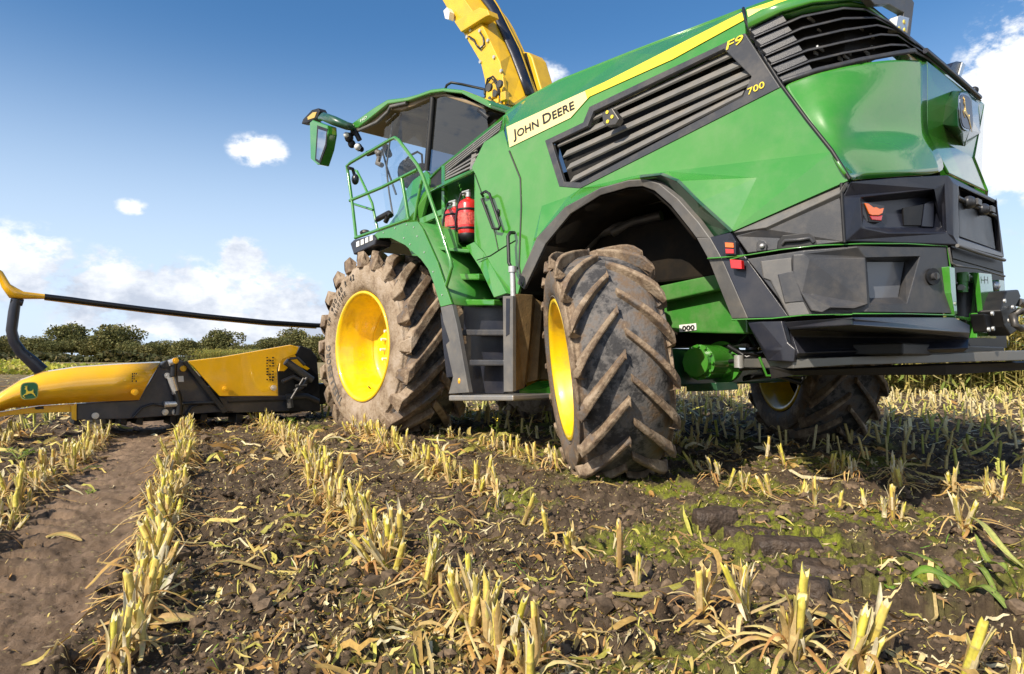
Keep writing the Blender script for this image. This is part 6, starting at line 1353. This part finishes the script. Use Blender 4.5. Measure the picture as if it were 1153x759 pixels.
# ------------------------------------------------------------------ single green maize leaves, broad husks, weeds
def leaf(name, pts, wid, colr, label, cat, group=None, lift=0.0, parent=None):
    P = []
    for (x, y, z) in pts: g = G(x, y, z); P.append(Vector((g[0], g[1], max(z, 0) + gz(g[0], g[1]) + lift)))
    # resample smoothly
    Q = []
    for i in range(len(P) - 1):
        p0 = P[max(i - 1, 0)]; p1 = P[i]; p2 = P[i + 1]; p3 = P[min(i + 2, len(P) - 1)]
        for k in range(6):
            t = k / 6; Q.append(.5 * ((2 * p1) + (p2 - p0) * t + (2 * p0 - 5 * p1 + 4 * p2 - p3) * t * t + (3 * p1 - p0 - 3 * p2 + p3) * t ** 3))
    Q.append(P[-1]); n = len(Q); mb = MB(); vs = []; cs = []
    for i, p in enumerate(Q):
        t = (Q[min(i + 1, n - 1)] - Q[max(i - 1, 0)]).normalized(); sd_ = t.cross(Vector((0, -.35, 1))).normalized(); w = wid * (math.sin(pi * min(1, (i / (n - 1)) * .92 + .08)) ** .6) / 2
        up = sd_.cross(t)
        for k in (-1, -.5, 0, .5, 1): vs.append(p + sd_ * w * k + up * (abs(k) * w * .45)); cs.append(lerpc(colr, (.42, .46, .14), .55) if k == 0 else lerpc(colr, (.5, .45, .12), .25 * rnd.random() + (.5 * max(0, i / n - .75))))
    mb.add(vs, [(i * 5 + k, i * 5 + k + 1, i * 5 + k + 6, i * 5 + k + 5) for i in range(n - 1) for k in range(4)], cs, True)
    o = mb.build(name, LEAFG, parent); q = o.modifiers.new('s', 'SOLIDIFY'); q.thickness = .0012
    if label: tag(o, label, cat, group)
    return o
LEAFG = vcol_mat('fresh_maize_leaf', .38, .25, .15, 90, .3)
GL_ = 'green maize leaves lying on the ground'
leaf('maize_leaf', [(1150, 692, .02), (1110, 676, .03), (1075, 655, .05), (1045, 640, .05), (1008, 628, .02)], .035, (.16, .26, .05), 'longest grey-green maize leaf lying from the right edge towards the mossy strip', 'maize leaf', GL_)
leaf('maize_leaf', [(985, 650, .01), (1010, 657, .03), (1040, 660, .05), (1068, 668, .03), (1082, 676, .01)], .045, (.13, .28, .03), 'broad bright green maize leaf lying nearest the camera of the leaf heap', 'maize leaf', GL_)
leaf('maize_leaf', [(1000, 662, .01), (1030, 670, .02), (1062, 668, .02), (1085, 655, .03)], .03, (.12, .22, .03), 'narrow dark green leaf tucked under the broad bright one', 'maize leaf', GL_)
leaf('maize_leaf', [(1148, 672, .01), (1130, 655, .07), (1112, 628, .12), (1098, 605, .15)], .026, (.24, .34, .05), 'upright yellow-green leaf blade rising beside the right edge', 'maize leaf', GL_)
leaf('maize_leaf', [(1153, 640, .01), (1130, 622, .06), (1108, 600, .1), (1092, 585, .1)], .03, (.50, .52, .16), 'pale arching leaf reaching in from the right edge above the green leaves', 'maize leaf', GL_)
leaf('maize_leaf', [(1060, 650, .01), (1085, 640, .03), (1105, 650, .03), (1125, 672, .01)], .028, (.17, .27, .05), 'short curled green leaf lying over the end of the leaf heap', 'maize leaf', GL_)
leaf('dry_husk', [(690, 678, .01), (725, 672, .015), (760, 666, .015), (785, 655, .01)], .03, (.46, .40, .08), 'long yellowing leaf flat on the soil left of the slim pale stub', 'dry husk')
leaf('dry_husk', [(165, 706, .01), (190, 700, .03), (222, 702, .01)], .05, (.56, .38, .18), 'broad tan husk beside the row of stubs at the bottom left', 'dry husk')
leaf('dry_husk', [(52, 598, .005), (72, 594, .01), (93, 598, .005)], .035, (.50, .33, .13), 'single tan husk lying alone on the smooth tyre track', 'dry husk')
leaf('dry_husk', [(195, 655, .005), (188, 668, .02), (182, 682, .005)], .05, (.62, .56, .46), 'greyish white husk right of the row at the lower left', 'dry husk')
leaf('dry_husk', [(905, 692, .01), (935, 700, .03), (958, 722, .02)], .03, (.60, .42, .16), 'tan leaf reaching towards the stub with spread husk blades', 'dry husk')
for i, (a, b, c) in enumerate([((250, 700), (300, 690), (340, 665)), ((300, 610), (330, 596), (372, 606)), ((225, 655), (260, 640), (330, 660)), ((370, 545), (395, 556), (412, 560)), ((480, 560), (500, 566), (515, 560)), ((880, 650), (910, 655), (945, 640)), ((640, 560), (668, 548), (700, 556))]):
    leaf('dry_husk', [(*a, .004), (*b, .014), (*c, .004)], .018, [(.40, .25, .09), (.62, .44, .16), (.30, .19, .08)][i % 3], 'curled brown leaf piece scattered on the soil between the rows', 'dry husk', 'curled leaf pieces between the rows')
CLODM = mat('moist_soil_slab', (.05, .032, .020), .6, noise=.35, nscale=30, dirt=(.12, .085, .055), dirtamt=.5, dscale=14, bump=.9, bscale=70)
for i, (px, L_, W_, H_, rz, lab) in enumerate([((806, 600), .20, .10, .075, .15, 'flat dark slab of pressed soil, leftmost of the tyre print slabs'), ((846, 611), .23, .11, .085, .05, 'second dark soil slab of the tyre print, beside the moss'), ((886, 623), .26, .12, .09, -.1, 'longest smooth soil slab of the tyre print'),
                                             ((925, 650), .19, .12, .08, -.5, 'high crumbly soil lump at the right end of the tyre print'), ((905, 672), .16, .12, .05, -.8, 'lower broken soil lump before the tyre print slabs')]):
    g = G(*px, 0); nx, ny, nz = 14, 9, 6; vs = []; fs = []; idx = {}
    for a in range(nx + 1):
        for b in range(ny + 1):
            for c in range(nz + 1):
                if a in (0, nx) or b in (0, ny) or c in (0, nz):
                    p = np.array([a / nx * 2 - 1, b / ny * 2 - 1, c / nz * 2 - 1]); q = p / max(np.linalg.norm(p * np.array([.8, .8, .7])), .9) ; q = p * .55 + q * .45
                    nn = 1 + .35 * float(fbm(np.array([q[0] * 1.7 + i * 9 + q[2]]), np.array([q[1] * 1.7 + q[2] * 1.3]), 1.3, 4, 40 + i, .6)[0]); idx[(a, b, c)] = len(vs); vs.append((q[0] * L_ / 2 * nn, q[1] * W_ / 2 * nn, q[2] * H_ * .75 * nn))
    def quad(k1, k2, k3, k4): fs.append((idx[k1], idx[k2], idx[k3], idx[k4]))
    for a in range(nx):
        for b in range(ny): quad((a, b, 0), (a, b + 1, 0), (a + 1, b + 1, 0), (a + 1, b, 0)); quad((a, b, nz), (a + 1, b, nz), (a + 1, b + 1, nz), (a, b + 1, nz))
        for c in range(nz): quad((a, 0, c), (a + 1, 0, c), (a + 1, 0, c + 1), (a, 0, c + 1)); quad((a, ny, c), (a, ny, c + 1), (a + 1, ny, c + 1), (a + 1, ny, c))
    for b in range(ny):
        for c in range(nz): quad((0, b, c), (0, b, c + 1), (0, b + 1, c + 1), (0, b + 1, c)); quad((nx, b, c), (nx, b + 1, c), (nx, b + 1, c + 1), (nx, b, c + 1))
    mb = MB(); mb.add(vs, fs, None, True); o = mb.build('soil_clod', CLODM); o.location = (g[0], g[1], max(gz(g[0], g[1]), -.01) + .005); o.rotation_euler = (rnd.uniform(-.1, .1), rnd.uniform(-.1, .1), rz); tag(o, lab, 'soil clod', 'pressed soil slabs of the tyre print')
def weed(px, h, n, label, colr, spread=.12, flower=False, lw=.018):
    g = G(*px, 0); t = thing('weed', label, 'weed', (g[0], g[1], gz(g[0], g[1]))); st = MB(); lf = MB()
    for i in range(n):
        a = rnd.uniform(0, 2 * pi); ln = h * rnd.uniform(.6, 1); sp_ = rnd.uniform(.2, 1) * spread; p1 = Vector((cos(a) * sp_ * .4, sin(a) * sp_ * .4, ln * .55)); p2 = Vector((cos(a) * sp_, sin(a) * sp_, ln)); st.tube([Vector((0, 0, 0)), p1, p2], .0025, 5, False, (.22, .28, .05))
        for q in range(5):
            k = rnd.uniform(.25, 1); c = p1 * (1 - k) + p2 * k; b = rnd.uniform(0, 2 * pi); l = lw * rnd.uniform(1, 2.4); d_ = Vector((cos(b), sin(b), rnd.uniform(-.2, .6))); e = Vector((-sin(b), cos(b), 0)) * lw * .5
            lf.add([c, c + d_ * l * .5 + e, c + d_ * l, c + d_ * l * .5 - e], [(0, 1, 2, 3)], lerpc(colr, (.3, .36, .05), rnd.random() * .5))
    st.build('stem', STALK, t); lf.build('leaves', LEAFG, t)
    if flower:
        fl = MB()
        for q in range(5): fl.ball((rnd.uniform(-.03, .03), rnd.uniform(-.03, .03), h * rnd.uniform(.85, 1.05)), .008, 6, 4)
        fl.build('flower', STRIPE, t)
weed((20, 520), .10, 9, 'low bright green weed at the left edge among ragged stubs', (.16, .30, .03), .22, lw=.03)
weed((558, 498), .26, 3, 'spindly weed with a yellow flower in front of the ladder foot', (.18, .28, .03), .10, True)
weed((328, 480), .14, 6, 'small leafy green weed beneath the header, next to the front wheel', (.06, .17, .03), .12, lw=.03)
weed((100, 552), .03, 5, 'tiny yellow-green seedling patch on the smooth tyre track', (.26, .34, .04), .10, lw=.014)

# ------------------------------------------------------------------ standing maize, far crops, trees
CORNM = vcol_mat('standing_maize', .6, .3, .2, 8, 0)
def corn_block(name, xs, ys, n, h, seed, colr, keepf=None, label=None):
    r_ = np.random.RandomState(seed); x = r_.uniform(*xs, n); y = r_.uniform(*ys, n)
    if keepf is not None: k = keepf(x, y); x, y = x[k], y[k]; n = len(x)
    vs = []; fs = []; cs = []; b = 0
    for i in range(n):
        H_ = h * r_.uniform(.82, 1.08); w = .014; c = np.array([.42, .36, .12]) * r_.uniform(.7, 1.1); lx, ly = r_.normal(0, .06), r_.normal(0, .06)
        vs += [(x[i] - w, y[i], 0), (x[i] + w, y[i], 0), (x[i] + lx + w * .4, y[i] + ly, H_), (x[i] + lx - w * .4, y[i] + ly, H_), (x[i], y[i] - w, 0), (x[i], y[i] + w, 0), (x[i] + lx, y[i] + ly + w * .4, H_), (x[i] + lx, y[i] + ly - w * .4, H_)]; fs += [(b, b + 1, b + 2, b + 3), (b + 4, b + 5, b + 6, b + 7)]; cs += [c] * 8; b += 8
        for q in range(11):
            z = H_ * (.12 + .85 * q / 11); a = r_.uniform(0, 2 * np.pi); L = h * r_.uniform(.16, .34); ca, sa = np.cos(a), np.sin(a); wd = .035 * h / 2.3; c = np.array(colr[r_.randint(len(colr))]) * r_.uniform(.7, 1.2)
            up = r_.uniform(-.1, .75) if q > 5 else r_.uniform(-.8, .3); X0, Y0 = x[i] + lx * z / H_, y[i] + ly * z / H_
            for t, dz, k in ((0, 0, .7), (.5, up * .5, 1), (1, up * .5 - .35 * r_.rand(), .1)): vs += [(X0 + ca * L * t - sa * wd * k, Y0 + sa * L * t + ca * wd * k, max(.02, z + dz * L)), (X0 + ca * L * t + sa * wd * k, Y0 + sa * L * t - ca * wd * k, max(.02, z + dz * L))]; cs += [c] * 2
            fs += [(b, b + 1, b + 3, b + 2), (b + 2, b + 3, b + 5, b + 4)]; b += 6
    o = npmesh(name, np.array(vs), np.array(fs), CORNM, np.array(cs)); o['kind'] = 'stuff'; return o
CC = [(.50, .40, .12), (.42, .36, .10), (.30, .32, .07), (.18, .24, .05), (.58, .48, .20)]
corn_block('standing_maize', (7, 36), (14.5, 22), 3000, 2.35, 3, CC, lambda x, y: (x > y * .5) & (y > 15.5 + .12 * (x - 9)))
corn_block('standing_maize', (12.3, 20), (12.6, 17), 420, 2.2, 8, CC, lambda x, y: x > y * .93)
corn_block('distant_maize', (-47, -37.5), (96, 106), 900, 2.3, 4, [(.40, .38, .08), (.50, .42, .10), (.22, .28, .05)])
def tuft_mass(name, xs, ys, n, size, hgt, pal, seed):
    r_ = np.random.RandomState(seed); x = r_.uniform(*xs, n); y = r_.uniform(*ys, n); bumps = np.clip(fbm(x, y, .09, 3, seed) * 3.2 + .7, .5, 1.5)
    z = r_.rand(n) * hgt * bumps; M_ = rot_rand(n) if False else None
    q = np.array([(-1, -1, 0), (1, -1, 0), (1, 1, 0), (-1, 1, 0)], float); s = size * r_.uniform(.5, 1.3, n)
    v = np.einsum('nij,kj->nki', rot_rand(n), q) * s[:, None, None] + np.stack([x, y, z], 1)[:, None]
    f = np.arange(n * 4).reshape(n, 4); c = np.array(pal)[r_.randint(len(pal), size=n)] * r_.uniform(.7, 1.2, (n, 1)); o = npmesh(name, v.reshape(-1, 3), f, CORNM, np.repeat(c, 4, 0)); o['kind'] = 'stuff'; return o
tuft_mass('cover_crop', (-62, -22), (34, 66), 22000, .10, .55, [(.44, .44, .05), (.52, .50, .07), (.30, .34, .05), (.50, .42, .12)], 21)
tuft_mass('field_margin_scrub', (-150, 20), (150, 160), 26000, .4, 2.2, [(.08, .085, .03), (.11, .105, .035), (.15, .12, .045), (.06, .07, .025)], 22)

def make_tree(seed, h, w):
    r_ = np.random.RandomState(seed); lob = []
    for k in range(15):
        a = r_.uniform(0, 2 * np.pi); rr_ = r_.uniform(0, .62) * w / 2; z = h * r_.uniform(.36, .86); lob.append((rr_ * np.cos(a), rr_ * np.sin(a), z, r_.uniform(.15, .27) * w))
    lob.append((0, 0, h * .80, w * .23)); lob = np.array(lob); N_ = 6500; k = r_.randint(len(lob), size=N_); d = r_.normal(size=(N_, 3)); d /= np.linalg.norm(d, axis=1)[:, None]
    rad = lob[k, 3] * (r_.uniform(.35, 1, N_) ** .45) * (1 + .18 * np.sin(d[:, 0] * 9 + k) * np.sin(d[:, 1] * 8)); p = lob[k, :3] + d * rad[:, None] * [1, 1, .8]; p = p[p[:, 2] > h * .26]; n = len(p)
    q = np.array([(-1, -.8, 0), (1, -.6, .15), (.8, 1, 0), (-.9, .7, .1)], float); s = .0175 * w * r_.uniform(.5, 1.25, n)
    v = np.einsum('nij,kj->nki', rot_rand(n), q) * s[:, None, None] + p[:, None]
    pal = np.array([(.13, .135, .045), (.175, .17, .055), (.10, .11, .038), (.22, .19, .065), (.28, .21, .08)]); lc = pal[r_.randint(4, size=len(lob))]; c = .55 * lc[k[:n] % len(lob)] + .45 * pal[r_.choice(5, n, p=[.3, .3, .2, .12, .08])]; c = c * r_.uniform(.75, 1.3, (n, 1))
    cm = (v.reshape(-1, 3), np.arange(n * 4).reshape(n, 4), np.repeat(c, 4, 0))
    tm = MB(); tm.tube([(0, 0, 0), (.02 * w, 0, h * .25), (0, .02 * w, h * .5), (0, 0, h * .75)], [.032 * h, .024 * h, .016 * h, .005 * h], 8, False, (.07, .055, .04))
    for x, y, z, rr_ in lob[:10]: tm.tube([(0, 0, h * r_.uniform(.2, .45)), (x * .5, y * .5, z * .75), (x, y, z)], [.012 * h, .008 * h, .003 * h], 5, False, (.07, .055, .04))
    return cm, tm
TREEM = vcol_mat('tree_foliage', .7, .25, .15, 3, 0); BARK = vcol_mat('bark', .9, 0, .3, 3, 0)
tv = []
for k in range(5):
    cm, tm = make_tree(50 + k, 10, 12.5 + k * .6); co = npmesh('crown', cm[0], cm[1], TREEM, cm[2]); tme = mesh_of(tm, 'trunk', BARK); cme = co.data; bpy.data.objects.remove(co); tv.append((tme, cme))
trees = [(-22, 379, 52), (14, 378, 50), (44, 380, 44), (80, 373.5, 56), (124, 374.5, 62), (165, 387, 34), (184, 384, 42), (211, 382.5, 40), (246, 379, 52), (268, 390, 26), (306, 381, 40), (332, 376, 46), (362, 378, 44), (-4, 385, 40), (30, 386, 36), (61, 385, 34), (102, 382, 40), (148, 384, 36), (226, 387, 34), (286, 389, 30), (420, 378, 60), (600, 378, 60)]
desc = ['dark tree cut by the left edge of the wood line', 'round dark oak behind the curved header post', 'smaller tree in the gap right of the curved post', 'tall broad oak, first of the two largest trees over the yellow hood', 'widest oak with an autumn tinge, second of the two largest trees over the yellow hood', 'low shrubby tree after the largest oak, by the header gap', 'mid-sized tree above the middle of the header frame', 'small tree left of the standing maize strip', 'rounded tree above the standing maize strip', 'little bush-like tree at the right end of the maize strip',
        'dark tree above the right-hand yellow hood', 'taller tree just left of the front wheel', 'tree mostly hidden behind the front wheel', 'lower tree filling the gap at the far left of the wood line', 'low tree between the round dark oak and the small gap tree', 'low tree just left of the tall broad oak', 'lower crown between the two largest oaks', 'low crown at the right shoulder of the widest oak', 'low tree between the small tree and the rounded one above the maize', 'faint low tree at the right end of the maize, left of the yellow hood', 'tree hidden behind the harvester body', 'tree hidden behind the rear wheel']
for i, (px, yt, wpx) in enumerate(trees):
    if i >= 20: continue
    D = 168 + (i * 37 % 23); x = (px - PW / 2) / FPX * D; hh = .84 + (404 - yt) / FPX * D * (1.18 if i in (3, 4, 8, 11) else .98); k = i % 5; base_h = 10 * .97; sz = hh / base_h; sw_ = (wpx / FPX * D) / (12.5 + k * .6) * 1.12
    t = thing('oak_tree', desc[i] , 'tree', (x, D, 0), rnd.uniform(0, 6.28), 'trees along the far edge of the field'); t.scale = (sw_, sw_, sz)
    for me_, nm in zip(tv[k], ('trunk', 'crown')): o = bpy.data.objects.new(nm, me_); COL.objects.link(o); o.parent = t
print('stubs', n_things)
